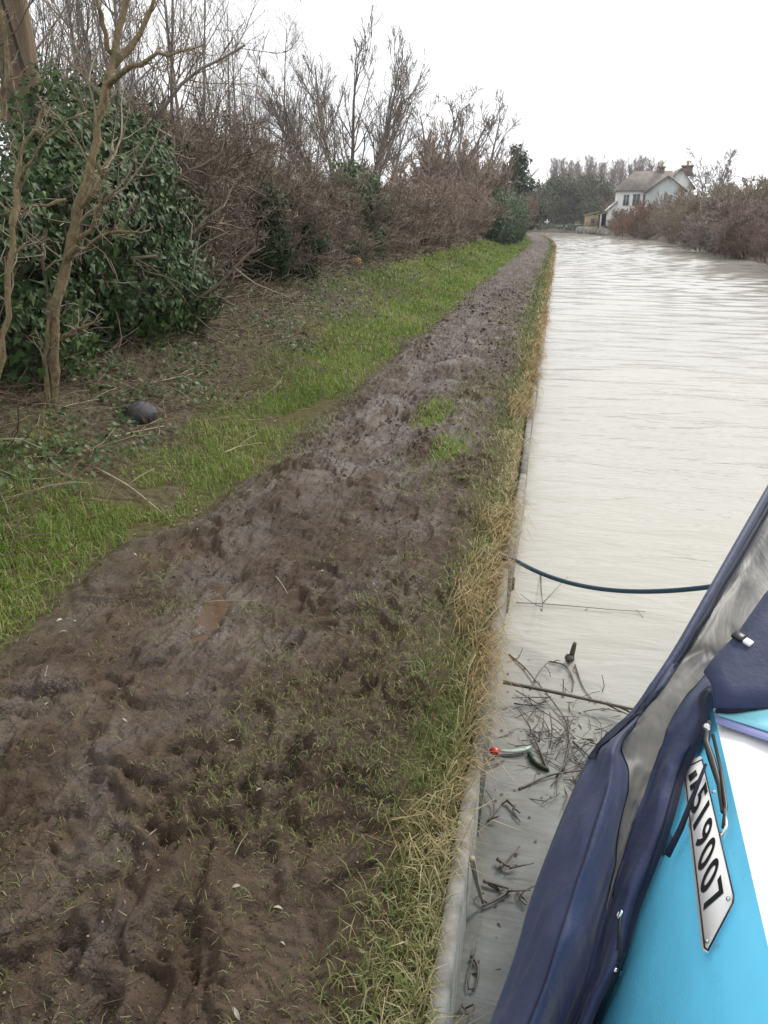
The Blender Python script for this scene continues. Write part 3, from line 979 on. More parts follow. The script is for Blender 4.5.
ivy("ivy_bush", [(a_ + .28, b_ - .1, c_ - .12, d_, e_, f_) for (a_, b_, c_, d_, e_, f_) in [(-4.85, 5.9, 1.5, .8, 1.0, 1.0), (-4.85, 7.4, 1.7, .8, 1.0, 1.15), (-4.85, 8.7, 1.7, .65, .75, .95),
                 (-5.1, 7.9, 2.7, .6, .7, .6), (-5.2, 5.2, 1.7, .8, 1.0, 1.1), (-4.45, 8.5, 1.25, .5, .6, .5), (-4.5, 6.6, 1.9, .5, .6, .5), (-4.95, 8.9, 2.6, .45, .5, .5), (-4.5, 7.5, 1.15, .5, .6, .45),
                 (-4.55, 5.6, 1.1, .5, .6, .4), (-4.5, 8.0, 2.3, .4, .4, .4), (-4.7, 9.2, 1.9, .4, .4, .4)]],
    17000, .074, M['ivy'], "huge dark green ivy bush with glossy leaves behind the tan gnarled shrub", "ivy bush")
ivy("ivy_clump", [(-4.65 - .25 * rng.random(), 12.6 + 2.9 * rng.random(), .95 + 1.15 * rng.random() ** 1.4, .4, .5, .38) for _ in range(9)], 4600, .085, M['ivy_pale'],
    "mid green ivy clump growing through the brown hedge, nearer of the two small clumps", "ivy clump")
ivy("ivy_clump", [(-5.0 - .2 * rng.random(), 18.6 + 4 * rng.random(), 1.0 + 1.75 * rng.random(), .5, .75, .55) for _ in range(13)], 6600, .095, M['ivy'],
    "dark upright ivy clump at the edge of the hedge, farther of the two small clumps", "ivy clump")
ivy("ivy_clump", [(-5.6, 34, 1.5, .6, 1.6, 1.0)], 1500, .13, M['ivy_pale'], "faint green ivy clump low in the pale pinkish far hedge", "ivy clump")
ivy("low_ivy", [(-5.3, 11.2, .95, .35, .9, .42), (-5.4, 13.0, .95, .3, .8, .42)], 1800, .06, M['ivy'],
    "low dark ivy creeping at the foot of the brown hedge beside the big ivy bush", "ivy")
# clipped evergreen block far down the path
ivy("clipped_hedge", [(-3.8, 53, 1.9, .8, 2.8, 1.6), (-3.6, 57.5, 1.9, .8, 2.8, 1.6), (-3.4, 62, 1.9, .8, 2.6, 1.6), (-3.25, 66.5, 1.9, .8, 2.6, 1.55)], 15000, .13, M['ivy'],
    "dark green block of evergreen hedge beside the far end of the towpath", "hedge", stem=False)


# --- trees
def tree(name, base, height, r0, mat_t, mat_c, label, cat="tree", group=None, nb=20, k=(7, 4), ang=.6, ratio=.42, jit=.12, up=.12, lean=(0, 0), t0=.2, rmin=.004, trunk=None, forks=1, tjit=.05, br=.5):
    root = empty(name, tuple(base), label, cat, group)
    if trunk is None:
        a = np.arange(forks) * 2 * math.pi / max(1, forks) + random.random()
        sp = .32 if forks > 1 else 0.0
        sp *= 1.6 if forks >= 4 else 1.0
        d = np.stack([np.cos(a) * sp + lean[0], np.sin(a) * sp + lean[1], np.ones(forks)], -1)
        P0 = walk(np.tile([0, 0, -.1], (forks, 1)) + d * .05, d, np.full(forks, height) * rng.uniform(.85, 1, forks), 12, tjit, .03)
    else:
        P0 = np.asarray(trunk, float)[None] - np.asarray(base)
    n0 = P0.shape[1]
    R0 = np.tile(r0 * np.linspace(1, .18, n0)[None] ** .9, (len(P0), 1))
    P1, R1 = grow(P0, R0, nb, t0, 1, ang, ratio, br, jit, up, 8, rmin)
    P2, R2 = grow(P1, R1, k[0], .2, 1, ang, .42, .55, jit * 1.3, up, 6, rmin)
    parts = [(P1, R1, 4), (P2, R2)]
    if k[1]:
        P3, R3 = grow(P2, R2, k[1], .2, 1, ang, .5, .7, jit * 1.4, up, 4, rmin)
        parts.append((P3, R3))
    tube_build("trunk", [(P0, R0, 8)], mat_t, root)
    tube_build("crown", parts, mat_c, root)
    return root


# saplings and tall bare trees behind the hedge
SAP = [tree("bare_sapling", (0, 0, 0), 9.5, .07, M['twig_grey'], M['twig_grey'], None, nb=26, k=(9, 5), ang=.62, ratio=.30, up=.09, t0=.1, rmin=.0032, tjit=.035) for _ in range(3)]
sp = []
for i in range(26):
    y = 12.5 + i * .85 + random.uniform(-.4, .4)
    sp.append((-8.0 - random.uniform(0, 3.0) - .04 * y, y, random.uniform(.75, 1.05) * (1 - .012 * i)))
for i, (x, y, s) in enumerate(sp):
    put(SAP[i % 3], USED, x, y, .7, random.uniform(0, 6.28), s, "thin bare grey sapling in the row behind the brown hedge", "bare saplings behind the hedge")
for o in SAP: o["category"] = "tree"
# coppiced tree with a fan of branches
b = at(345, 165, X=-7.0)
tree("coppiced_tree", (b[0], b[1], .7), 6.3, .10, M['twig_grey'], M['twig_grey'],
     "bare coppiced tree fanning out from a low stump above the middle of the hedge", nb=16, k=(7, 4), ang=.5, ratio=.40, up=.10, t0=.42, rmin=.006, forks=6)
tree("coppiced_tree", (b[0] - .6, b[1] + 5.0, .7), 6.2, .08, M['twig_grey'], M['twig_grey'],
     "second bare fanning tree with finer branches, just behind the coppiced tree", nb=12, k=(7, 3), ang=.5, ratio=.40, up=.10, t0=.4, rmin=.007, forks=4)
# bare crowns over the far hedge
for (px, Yd, hh, lb) in ((437, 50, 7.8, "bare far tree with a broad grey crown, left of the crowns over the pale hedge"),
                         (455, 56, 9.0, "bare far tree with dark forked limbs, middle of the crowns over the pale hedge"),
                         (482, 62, 9.6, "bare far tree with upright limbs, right of the crowns next to the conifer")):
    p = at(px, 200, Y=Yd)
    tree("bare_tree", (p[0] - 1.0, Yd, .7), hh, .16, M['twig_grey'], M['twig_grey'], lb, nb=14, k=(7, 4), ang=.65, ratio=.38, up=.1, t0=.35, rmin=.014, forks=2, tjit=.08)

def gat(px, py):
    """ground point under a pixel"""
    d = ray(px, py) / 775
    t = .9
    while t < 60:
        p = CAM + d * t
        if p[2] < gxy(p[0], p[1]): break
        t += .2
    a, b = t - .2, t
    for _ in range(10):
        m = (a + b) / 2; p = CAM + d * m
        if p[2] < gxy(p[0], p[1]): b = m
        else: a = m
    return CAM + d * b


GB = gat(49, 404)
GD = GB[1] - 5.05
_at = at


def at(px, py, Y=None, Z=None, X=None): return _at(px, py, Y + GD if Y is not None else None, Z, X)


bz = GB[2]
T = [(GB[0], GB[1], bz - .05), at(54, 350, Y=5.05), at(58, 300, Y=5.1), at(66, 262, Y=5.1), at(80, 208, Y=5.15), at(97, 140, Y=5.25), at(108, 85, Y=5.3), at(113, 55, Y=5.4), at(128, 0, Y=5.5), at(136, -60, Y=5.6)]


def gnarl(pts, n, j=.012):
    Q = resample(pts, n); Q[1:-1] += rng.normal(0, j, Q[1:-1].shape)
    return Q


gn = empty("gnarled_shrub", (GB[0], GB[1], bz), "tan barked gnarled shrub in front of the big dark ivy bush", "shrub")
off = np.array([GB[0], GB[1], bz])
lim = [(gnarl(T, 34, .012), .046, .018),
       (gnarl([at(80, 208, Y=5.15), at(96, 190, Y=5.05), at(104, 170, Y=5.0), at(98, 160, Y=5.0)], 9), .02, .008),
       (gnarl([at(62, 340, Y=5.05), at(75, 330, Y=4.95), at(96, 322, Y=4.9)], 7), .018, .010),
       (gnarl([at(66, 262, Y=5.1), at(80, 240, Y=5.0), at(95, 215, Y=4.95), at(115, 190, Y=4.9)], 9), .024, .008),
       (gnarl([at(72, 250, Y=5.1), at(95, 240, Y=4.95), at(118, 230, Y=4.9), at(140, 232, Y=4.85)], 9), .016, .006),
       (gnarl([at(108, 85, Y=5.3), at(125, 70, Y=5.2), at(150, 60, Y=5.2), at(195, 48, Y=5.3)], 9), .022, .008),
       (gnarl([at(113, 55, Y=5.4), at(100, 25, Y=5.3), at(92, -30, Y=5.3)], 9), .02, .010),
       (gnarl([at(110, 70, Y=5.4), at(140, 40, Y=5.5), at(152, 0, Y=5.6), at(165, -50, Y=5.6)], 9), .024, .012),
       (gnarl([at(66, 200, Y=5.1), at(45, 205, Y=5.0), at(20, 210, Y=4.9), at(0, 215, Y=4.9)], 9), .013, .007),
       (gnarl([at(48, 405, Y=5.0), at(45, 360, Y=5.0), at(50, 310, Y=5.0)], 7), .022, .012),
       (gnarl([at(12, 225, Y=4.6), at(16, 200, Y=4.65), at(18, 165, Y=4.7), at(28, 135, Y=4.75), at(45, 105, Y=4.8)], 12), .022, .007),
       (gnarl([at(16, 190, Y=4.65), at(30, 160, Y=4.6), at(50, 135, Y=4.6), at(80, 115, Y=4.6)], 9), .012, .005),
       (gnarl([at(3, 120, Y=4.9), at(8, 60, Y=4.9), at(0, 10, Y=4.9)], 9), .02, .012),
       (gnarl([at(-10, 420, Y=4.4), at(6, 330, Y=4.5), at(14, 260, Y=4.6), at(12, 225, Y=4.6)], 10), .03, .02)]
mbp = []
for (P, ra, rb) in lim:
    r = np.linspace(ra, rb, len(P)) * rng.uniform(.80, 1.2, len(P))
    mbp.append((P[None] - off, r[None], 9))
tube_build("trunk", mbp, M['bark'], gn)
tw = []
for (P, ra, rb) in lim:
    P1, R1 = grow(P[None] - off, np.linspace(ra, rb, len(P))[None], 9, .3, 1, .8, .32, .35, .22, .05, 7, .003)
    P2, R2 = grow(P1, R1, 5, .2, 1, .7, .45, .6, .22, .05, 5, .0022)
    tw += [(P1, R1), (P2, R2)]
tube_build("crown", tw, M['twig_tan'], gn)
at = _at

# thick brown trunk behind the ivy at the upper left
for (px, dx, r, lb, fk) in ((30, 0, .17, "thick brown tree trunk rising behind the ivy at the top left corner", 1),
                            (8, 0, .08, "slimmer brown trunk at the left edge beside the thick trunk", 1)):
    p = at(px, 60, Y=8.3)
    tree("field_tree", (p[0], 8.3, .8), 9.5, r, M['bark_dark'], M['twig_brown'], lb, nb=22, k=(8, 5), ang=.75, ratio=.3, up=.06, t0=.16, rmin=.0035, forks=fk, tjit=.02, br=.22)
# arching boughs over the hedge beside the ivy
for (pts, lb) in (([at(165, 95, Y=9.6), at(185, 80, Y=9.6), at(210, 62, Y=9.6), at(245, 45, Y=9.7)], "grey bough arching to the right out of the top of the ivy bush"),):
    bo = empty("arching_bough", tuple(pts[0]), lb, "branch")
    Q = gnarl([(-5.6, 9.4, .7), (-5.5, 9.5, 1.8)] + pts, 14)
    R_ = np.linspace(.05, .012, 14)
    tube_build("limb", [(Q[None] - pts[0], R_[None], 7)], M['twig_grey'], bo)
    P1, R1 = grow(Q[None] - pts[0], R_[None], 26, .35, 1, .8, .35, .4, .18, .12, 7, .004)
    P2, R2 = grow(P1, R1, 7, .2, 1, .7, .4, .6, .2, .1, 5, .0035)
    tube_build("twig", [(P1, R1), (P2, R2)], M['twig_brown'], bo)


# leafy evergreen trees far away
def leaf_tree(name, base, h, lobes, size, n, mat, label, cat="tree", r=.25, group=None):
    root = empty(name, tuple(base), label, cat, group)
    P = walk(np.array([[0, 0, -.2]]), np.array([[0, 0, 1.]]), np.array([h * .9]), 10, .04, .05)
    Rr = r * np.linspace(1, .2, 10)[None]
    P1, R1 = grow(P, Rr, 18, .15, 1, 1.0, .4, .45, .1, .05, 6)
    tube_build("trunk", [(P, Rr, 7), (P1, R1, 4)], M['bark_dark'], root)
    Vs, Fs, ts, o = [], [], [], 0
    for l in lobes:
        cnt = int(n * (l[3] * l[4]) / sum(q[3] * q[4] for q in lobes))
        d = unit(rng.normal(0, 1, (cnt, 3)))
        rr_ = rng.random((cnt, 1)) ** .45
        q = .65 + .7 * fbm(np.arctan2(d[:, 1], d[:, 0]) * 2 + l[0], d[:, 2] * 3 + l[2], 3, 9)
        pos = np.array(l[:3]) + d * rr_ * np.array([l[3], l[3], l[4]]) * q[:, None]
        V, F = leaves(pos, d + rng.normal(0, .6, d.shape) + np.array([0, 0, .4]), size * rng.uniform(.6, 1.4, cnt))
        Vs.append(V); Fs.append(F + o); o += len(V); ts.append(np.repeat(rng.random(cnt), 4))
    build("crown", np.vstack(Vs), np.vstack(Fs), mat, root, attrs=dict(tint=np.concatenate(ts)), smooth=False)
    return root


p = at(516, 230, Y=72)
lob = [(rng.normal(0, .35), rng.normal(0, .3), z, 2.9 * (1 - (z / 7.6)) ** .8 + .25, .62) for z in np.linspace(1.0, 7.3, 14)]
leaf_tree("conifer", (p[0] - .5, 78, .6), 8.6, lob, .28, 5200, M['conifer'], "dark ragged conifer standing at the end of the towpath hedge", r=.2)
for (px, Yd, hh, ww, lb) in ((552, 176, 10.0, 4.6, "dark rounded evergreen, left of the far clump where the canal bends"),
                             (571, 178, 10.8, 4.9, "tallest dark evergreen in the middle of the far clump where the canal bends"),
                             (588, 174, 9.0, 3.7, "greyish evergreen at the right of the far clump beside the tan shed"),
                             (536, 182, 8.6, 3.6, "low dark evergreen behind the end of the towpath")):
    p = at(px, 225, Y=Yd)
    lob = [(rng.normal(0, ww * .35), rng.normal(0, ww * .3), hh * (.10 + .78 * rng.random()), ww * rng.uniform(.34, .55), hh * rng.uniform(.13, .22)) for _ in range(20)]
    leaf_tree("evergreen_tree", (p[0], Yd, .6), hh, lob, .36, 9000, M['evergreen'], lb, group="evergreens at the bend of the canal")

# poplar row on the skyline
POP = [tree("poplar_tree", (0, 0, 0), 17, .22, M['twig_pink'], M['twig_pink'], None, nb=46, k=(9, 5), ang=.55, ratio=.34, up=.16, t0=.25, rmin=.02, tjit=.02) for _ in range(2)]
for i in range(27):
    px = 549 + i * 4.1 + random.uniform(-2, 2)
    Yd = 265 + random.uniform(-12, 12)
    p = at(px, 215, Y=Yd)
    put(POP[i % 2], USED, p[0], Yd, 1.4, random.uniform(0, 6.28), random.uniform(.86, .98), "tall bare poplar in the row on the far skyline behind the house", "poplars on the skyline")
for o in POP: o["category"] = "tree"

# shrubs of the far bank
def fshrub(mat, h, w, rmin, nst=14, k=(10, 8, 2), up=.15, name="bank_shrub"):
    return shrub_mesh(name, h, w, w, mat, nst, k, .05, rmin, .2, cat="shrub", up=up, t0=.02)


FB = dict(tan=fshrub(M['twig_tan'], 4.2, 3.4, .022), grey=fshrub(M['twig_grey'], 4.0, 3.6, .022), brown=fshrub(M['twig_brown'], 3.4, 3.6, .020),
          rust=fshrub(M['twig_rust'], 3.2, 3.4, .024), red=fshrub(M['twig_wine'], 3.4, 3.8, .017, 20, (11, 9, 2)), pale=fshrub(M['twig_pink'], 2.6, 3.2, .018, 18, (11, 9, 2), .0),
          stems=fshrub(M['twig_pink'], 5.0, 2.4, .03, 22, (4, 4, 0), .3, "pale_stems"))
fb = [("red", 790, 44, .8, .1, "low reddish bush trailing in the water at the right edge of the picture"),
      ("red", 752, 53, .7, .0, "low reddish bush trailing in the water just left of the nearest one"),
      ("red", 742, 54, .5, .0, "smallest reddish bush at the waterline beside the pale brambles"),
      ("brown", 700, 71, .6, .0, "low dark bush at the waterline between brambles and the tall willow shrub"),
      ("rust", 612, 134, .5, .1, "small rust coloured bush at the corner of the canal below the lean-to"),
      ("brown", 648, 104, .6, .0, "low brown bush at the waterline below the white house wall"),
      ("red", 772, 52, 1.0, 1.0, "deep reddish bush leaning over the water at the right edge, nearest on the far bank"),
      ("red", 764, 57, 1.1, 1.6, "deep reddish bush second along the far bank, at the right edge"),
      ("red", 758, 60, 1.0, 2.5, "reddish bush behind the pale brambles of the far bank"),
      ("pale", 731, 57, 1.0, .1, "pale pinkish grey bramble mound at the water's edge, nearer of the two"),
      ("pale", 716, 63, 1.1, .2, "pale pinkish grey bramble mound at the water's edge, farther of the two"),
      ("pale", 742, 64, 1.5, 2.2, "pale bramble mound upslope behind the other two"),
      ("tan", 704, 78, 1.25, 1.6, "large olive brown willow shrub, tallest on the far bank right of the house"),
      ("tan", 722, 84, 1.35, 4.5, "olive brown shrub behind the pale bramble mounds"),
      ("brown", 692, 76, .8, .4, "dark brown shrub overhanging the water below the tall willow shrub"),
      ("brown", 679, 84, .8, .6, "dark brown shrub overhanging the water in front of the pale stems"),
      ("tan", 667, 92, .9, 1.0, "grey brown shrub at the water's edge in front of the house gable"),
      ("tan", 655, 100, .75, 1.2, "tan shrub at the water's edge left of the pale stems"),
      ("stems", 663, 108, 1.0, 3.0, "clump of pale bare upright stems in front of the house gable"),
      ("stems", 652, 114, .95, 3.4, "smaller clump of pale bare upright stems left of the first one"),
      ("rust", 641, 108, 1.35, .6, "rust orange shrub at the water's edge below the white house wall"),
      ("rust", 630, 117, 1.25, .5, "rust orange shrub nearest the shed"),
      ("tan", 622, 124, .85, .5, "small brown shrub in front of the shed opening"),
      ("grey", 745, 100, 1.5, 8, "grey brown shrub on the slope at the right, middle of three"),
      ("brown", 765, 92, 1.6, 9, "brown shrub on the slope at the right edge of the picture"),
      ("grey", 728, 110, 1.6, 9, "grey brown shrub on the slope behind the willow shrub"),
      ("tan", 706, 122, 1.5, 8, "tan shrub on the slope beside the house chimney"),
      ("grey", 692, 112, 1.1, 6, "grey shrub hiding the right corner of the house"),
      ("tan", 775, 74, 1.25, 5, "olive brown shrub behind the reddish bushes at the right edge"),
      ("rust", 606, 205, 2.4, 0, "rusty copse shrub behind the tan shed, left of the house"),
      ("rust", 618, 210, 2.5, 0, "rusty copse shrub behind the white house wall"),
      ("rust", 596, 214, 2.3, 0, "rusty copse shrub between the evergreens and the house"),
      ("brown", 540, 200, 2.2, 0, "brown shrub behind the dark evergreens at the bend")]
for i_ in range(10):
    put(FB[("red", "brown", "tan")[i_ % 3]], USED, 11.3 + random.uniform(0, 1.2), 2 + i_ * 4.2, .1, random.uniform(0, 6.28), random.uniform(.7, 1.0), "bare shrub of the far bank opposite the boat", "shrubs opposite the boat")
for (kd, px, Yd, s, back, lb) in fb:
    p = at(px, 235, Y=Yd)
    x = p[0] if Yd > 150 else max(p[0], float(np.interp(Yd, RB[:8, 1], RB[:8, 0])) + back)
    zz = .1 if back < 1.1 and Yd < 150 else (.5 if back < 5 else 1.1)
    put(FB[kd], USED, x, Yd, zz - .25, random.uniform(0, 6.28), s, lb, "shrubs of the far bank", s * (.84 if px > 690 and Yd < 130 else 1.0) * (1.08 if back > 3.6 else 1.0))
p = at(712, 200, Y=118)
tree("bare_tree", (p[0], 118, 1.2), 8.8, .14, M['twig_grey'], M['twig_grey'], "bare grey tree rising above the far bank shrubs right of the house", nb=16, k=(7, 4), ang=.7, ratio=.4, up=.06, t0=.35, rmin=.022, forks=3)

# ------------------------------------------------------------------ the house beyond the far bank
HZ = 1.0


def gable_roof(x0, x1, y0, y1, ze, zr, axis, over=.35, th=.18):
    """solid pitched roof"""
    if axis == 'y':
        xm = (x0 + x1) / 2
        s = (zr - ze) / (xm - x0)
        a = [(x0 - over, y0 - over, ze - s * over), (xm, y0 - over, zr), (x1 + over, y0 - over, ze - s * over), (x1 + over, y0 - over, ze - s * over + th), (xm, y0 - over, zr + th), (x0 - over, y0 - over, ze - s * over + th)]
        return [a[0], a[1], a[4], a[5]], [a[1], a[2], a[3], a[4]], (0, y1 - y0 + 2 * over, 0)
    ym = (y0 + y1) / 2
    s = (zr - ze) / (ym - y0)
    a = [(x0 - over, y0 - over, ze - s * over), (x0 - over, ym, zr), (x0 - over, y1 + over, ze - s * over), (x0 - over, y1 + over, ze - s * over + th), (x0 - over, ym, zr + th), (x0 - over, y0 - over, ze - s * over + th)]
    return [a[0], a[1], a[4], a[5]], [a[1], a[2], a[3], a[4]], (x1 - x0 + 2 * over, 0, 0)


def gable_wall(x0, x1, y0, y1, ze, zr, axis):
    m = MB()
    if axis == 'y':
        xm = (x0 + x1) / 2
        return m.prism([(x0, y0, HZ), (x1, y0, HZ), (x1, y0, ze), (xm, y0, zr), (x0, y0, ze)], (0, y1 - y0, 0))
    ym = (y0 + y1) / 2
    return m.prism([(x0, y0, HZ), (x0, y0, ze), (x0, ym, zr), (x0, y1, ze), (x0, y1, HZ)], (x1 - x0, 0, 0))


hs_ = empty("house", (14, 136, HZ), "white rendered house with brown tiled roofs and brick chimneys among shrubs beyond the far bank", "house")
hs_.location = (0, 0, 0)


def hpart(mb, name, m): return mb.build(name, m, hs_)


gx0, gx1 = at(648, 191, Y=131)[0], at(685, 191, Y=131)[0]
hpart(gable_wall(gx0, gx1, 131, 138, 6.1, 8.0, 'y'), "front_gable_wall", M['render_grey'])
ra, rb, d = gable_roof(gx0, gx1, 131, 138, 6.1, 8.0, 'y')
hpart(MB().prism(ra, d).prism(rb, d), "front_gable_roof", M['roof'])
cx0 = at(619, 191, Y=134.5)[0]
hpart(MB().box(cx0, gx1 - 1.5, 134.5, 142, HZ, 6.11), "wall", M['render'])
a0, a1, b0, b1 = cx0 - .35, gx1 - 1.2, 134.15, 142.35
hpart(MB().add([(a0, b0, 6.12), (a1, b0, 6.12), (a1, b1, 6.12), (a0, b1, 6.12), (a0, b0, 6.3), (a1, b0, 6.3), (a1, b1, 6.3), (a0, b1, 6.3), (a0 + 2.6, 138.2, 9.15), (a1, 138.2, 9.15)],
               [(3, 2, 1, 0), (0, 1, 5, 4), (2, 3, 7, 6), (3, 0, 4, 7), (4, 5, 9, 8), (6, 7, 8, 9), (7, 4, 8), (1, 2, 6, 9, 5)]), "roof", M['roof'])
bx0, bx1 = at(664, 190, Y=141)[0], at(693, 190, Y=141)[0]
hpart(gable_wall(bx0, bx1, 141, 148, 6.9, 9.5, 'y'), "rear_gable_wall", M['render'])
ra, rb, d = gable_roof(bx0, bx1, 141, 148, 6.9, 9.5, 'y')
hpart(MB().prism(ra, d).prism(rb, d), "rear_gable_roof", M['roof'])
for (px, Yd, zb, ztop, wd) in ((686.5, 144.5, 8.6, 10.25, 1.6), (661, 138.2, 8.6, 9.75, .8)):
    xc = at(px, 175, Y=Yd)[0]
    ch = MB().box(xc - wd / 2, xc + wd / 2, Yd - .4, Yd + .4, zb, ztop - .25).box(xc - wd / 2 - .12, xc + wd / 2 + .12, Yd - .52, Yd + .52, ztop - .247, ztop).build("chimney", M['brick'], hs_)
    MB().tube([(xc, Yd, ztop), (xc, Yd, ztop + .4), (xc, Yd, ztop + .7)], [.2, .17, .2], 10).build("chimney_pot", M['pot'], ch)
for (px, y, w_, z0, z1, par) in ((636, 134.5, 1.0, 4.1, 5.7, 0), (626, 134.5, .8, 4.1, 5.6, 0), (645, 134.5, .7, 4.2, 5.6, 0), (667.5, 131, 1.2, 3.9, 5.5, 0)):
    xc = at(px, 200, Y=y)[0]
    wf = MB().box(xc - w_ / 2 - .08, xc + w_ / 2 + .08, y - .06, y - .003, z0 - .08, z1 + .08).build("window", M['render'], hs_)
    MB().box(xc - w_ / 2, xc - .03, y - .085, y - .063, z0, z1).box(xc + .03, xc + w_ / 2, y - .085, y - .063, z0, z1).build("pane", M['glass'], wf)
# lean-to on the left
lx0 = at(609, 208, Y=134)[0]
hpart(MB().prism([(lx0, 134.8, HZ), (cx0 - .01, 134.8, HZ), (cx0 - .01, 134.8, 4.6), (lx0, 134.8, 3.35)], (0, 5.5, 0)), "lean_to_wall", M['render'])
hpart(MB().prism([(lx0 - .3, 134.4, 3.28), (cx0 - .02, 134.4, 4.68), (cx0 - .02, 134.4, 4.86), (lx0 - .3, 134.4, 3.46)], (0, 6.2, 0)), "lean_to_roof", M['lead'])

# open fronted shed and tan hut beside the house
sx0, sx1 = at(599, 215, Y=138)[0], at(614, 215, Y=138)[0]
sh = empty("open_shed", (0, 0, 0), "open fronted dark shed with a brown roof next to the house lean-to", "shed")
MB().box(sx0, sx0 + .25, 136.4, 139.9, .8, 2.9).box(sx1 - .25, sx1, 136.4, 139.9, .8, 2.9).box(sx0 + .25, sx1 - .25, 139.6, 139.9, .8, 2.9).build("wall", M['dark'], sh)
MB().prism([(sx0 - .2, 136, 2.75), (sx1 + .2, 136, 3.15), (sx1 + .2, 136, 3.32), (sx0 - .2, 136, 2.92)], (0, 4.2, 0)).build("roof", M['roof'], sh)
for q in np.linspace(sx0 + .25, sx1 - .25, 3):
    MB().box(q - .1, q + .1, 136.1, 136.3, .8, 2.8).build("post", M['render'], sh)
hx0, hx1 = at(585.5, 215, Y=142)[0], at(598.5, 215, Y=142)[0]
hu = empty("wooden_hut", (0, 0, 0), "small tan wooden hut left of the open shed at the canal bend", "hut")
MB().box(hx0, hx1, 142, 144.5, .9, 2.7).build("wall", M['board'], hu)
MB().prism([(hx0 - .2, 141.8, 2.6), (hx1 + .2, 141.8, 3.2), (hx1 + .2, 141.8, 3.35), (hx0 - .2, 141.8, 2.75)], (0, 3, 0)).build("roof", M['board'], hu)
MB().box(hx0 + .9, hx0 + 1.5, 141.9, 141.997, 1.5, 2.2).build("window", M['glass'], hu)
# stones at the water's edge below the sheds
for i in range(22):
    Yd = 131 + i * .95
    x = float(np.interp(Yd, RB[:, 1], RB[:, 0])) + .1 + random.uniform(-.1, .3)
    s = random.uniform(.5, .85)
    o = MB().ball((0, 0, 0), s, 8, 1.1, .9, .8, .35).build("bank_stone", M['stonewall'])
    o.location = (x, Yd, .05 + random.uniform(-.1, .35)); o.rotation_euler = (0, 0, random.uniform(0, 6))
    tag(o, "rough grey boulder in the pile at the water's edge below the sheds", "boulder", "boulders at the far bend")
# low pale wall / hull at the bend, a white post, and a low clipped hedge along the far bank
p0, p1 = at(563.5, 228, Y=160), at(580.5, 228, Y=158)
tag(MB().prism([(p0[0], 160, -.3), (p1[0], 158.5, -.3), (p1[0] - .1, 158.5, 1.25), (p0[0] + .5, 160, 1.15)], (.3, 1.2, 0)).build("low_wall", M['lead']),
    "low pale wall at the water's edge in front of the far evergreens", "wall")
p0 = at(547, 225, Y=166)
tag(MB().box(p0[0] - .1, p0[0] + .1, 165.9, 166.1, .3, 2.1, .02).box(p0[0] - .5, p0[0] + .4, 165.84, 165.895, 1.5, 1.75).build("white_post", M['render']), "small white post with a cross board on the far bank at the bend", "post")
hd = empty("low_hedge", (0, 0, 0), "low dark hedge strip along the far bank at the canal bend", "hedge")
P_ = [(-9, 170), (-4, 166.2), (1.0, 160.2), (3.8, 153)]
q = rng.random(2600) * 3
i = q.astype(int); f = q - i
A = np.array(P_)
base = A[i] * (1 - f[:, None]) + A[i + 1] * f[:, None] + rng.normal(0, .4, (2600, 2)) + np.array([.3, .4])
pos = np.concatenate([base, (.0 + 1.15 * rng.random((2600, 1)) * (.6 + .8 * fbm(base[:, :1] * .6, base[:, 1:] * 0, 3, 3)))], 1)
V, F = leaves(pos, rng.normal(0, 1, pos.shape) + np.array([0, -1, .5]), rng.uniform(.2, .45, 2600))
build("foliage", V, F, M['evergreen'], hd, attrs=dict(tint=np.repeat(rng.random(2600) * .6, 4)), smooth=False)

# ------------------------------------------------------------------ the boat
bt = empty("moored_boat", (.9, 0, WATER), "light blue and white canal boat with a navy canvas cover, moored at the lower right", "boat")
bt.location = (0, 0, 0)
# hull
st = [(-7, .05, 1.95), (0, .03, 1.97), (1.2, .06, 1.94), (1.6, .13, 1.87), (2.17, .31, 1.70), (2.7, .52, 1.52), (3.2, .74, 1.32), (3.7, .97, 1.12), (3.85, 1.04, 1.06)]
Vh = []
for (y, a, b) in st:
    c = (a + b) / 2
    Vh.append([(c + (a - c) * .9, y, -.8), (c + (a - c) * .97, y, -.1), (a, y, .27 + .0 * max(0, y - 1)), (a + .07 * (b > a + .2), y, .28 + .0 * max(0, y - 1)), (b - .07 * (b > a + .2), y, .28 + .0 * max(0, y - 1)), (b, y, .27 + .0 * max(0, y - 1)), (c + (b - c) * .97, y, -.1), (c + (b - c) * .9, y, -.8)])
Vh = np.array(Vh); ns = len(st)
idx = np.arange(ns * 8).reshape(ns, 8)
F = np.stack([idx[:-1], np.roll(idx[:-1], -1, 1), np.roll(idx[1:], -1, 1), idx[1:]], -1).reshape(-1, 4)
build("hull", Vh, [F, idx[:1][:, ::-1], idx[-1:]], M['blue'], bt, smooth=False)
MB().box(.93, 1.03, 3.4, 3.52, .27, .31).tube([(.98, 3.46, .31), (.98, 3.46, .40)], .022, 10).tube([(.87, 3.46, .38), (1.09, 3.46, .38)], .017, 10).build("mooring_stud", M['black'], bt)

# cabin side plane
P1, P2, P3 = CAM + np.array([.112, .73, -.95]), CAM + np.array([.279, 1.0, -.70]), CAM + np.array([.24, .60, -.64])
pn = np.cross(P2 - P1, P3 - P1); pn = pn / np.linalg.norm(pn)
if pn[0] > 0: pn = -pn


def onp(px, py, off=0.0):
    d = ray(px, py)
    t = np.dot(P1 + pn * off - CAM, pn) / np.dot(d, pn)
    return CAM + d * t


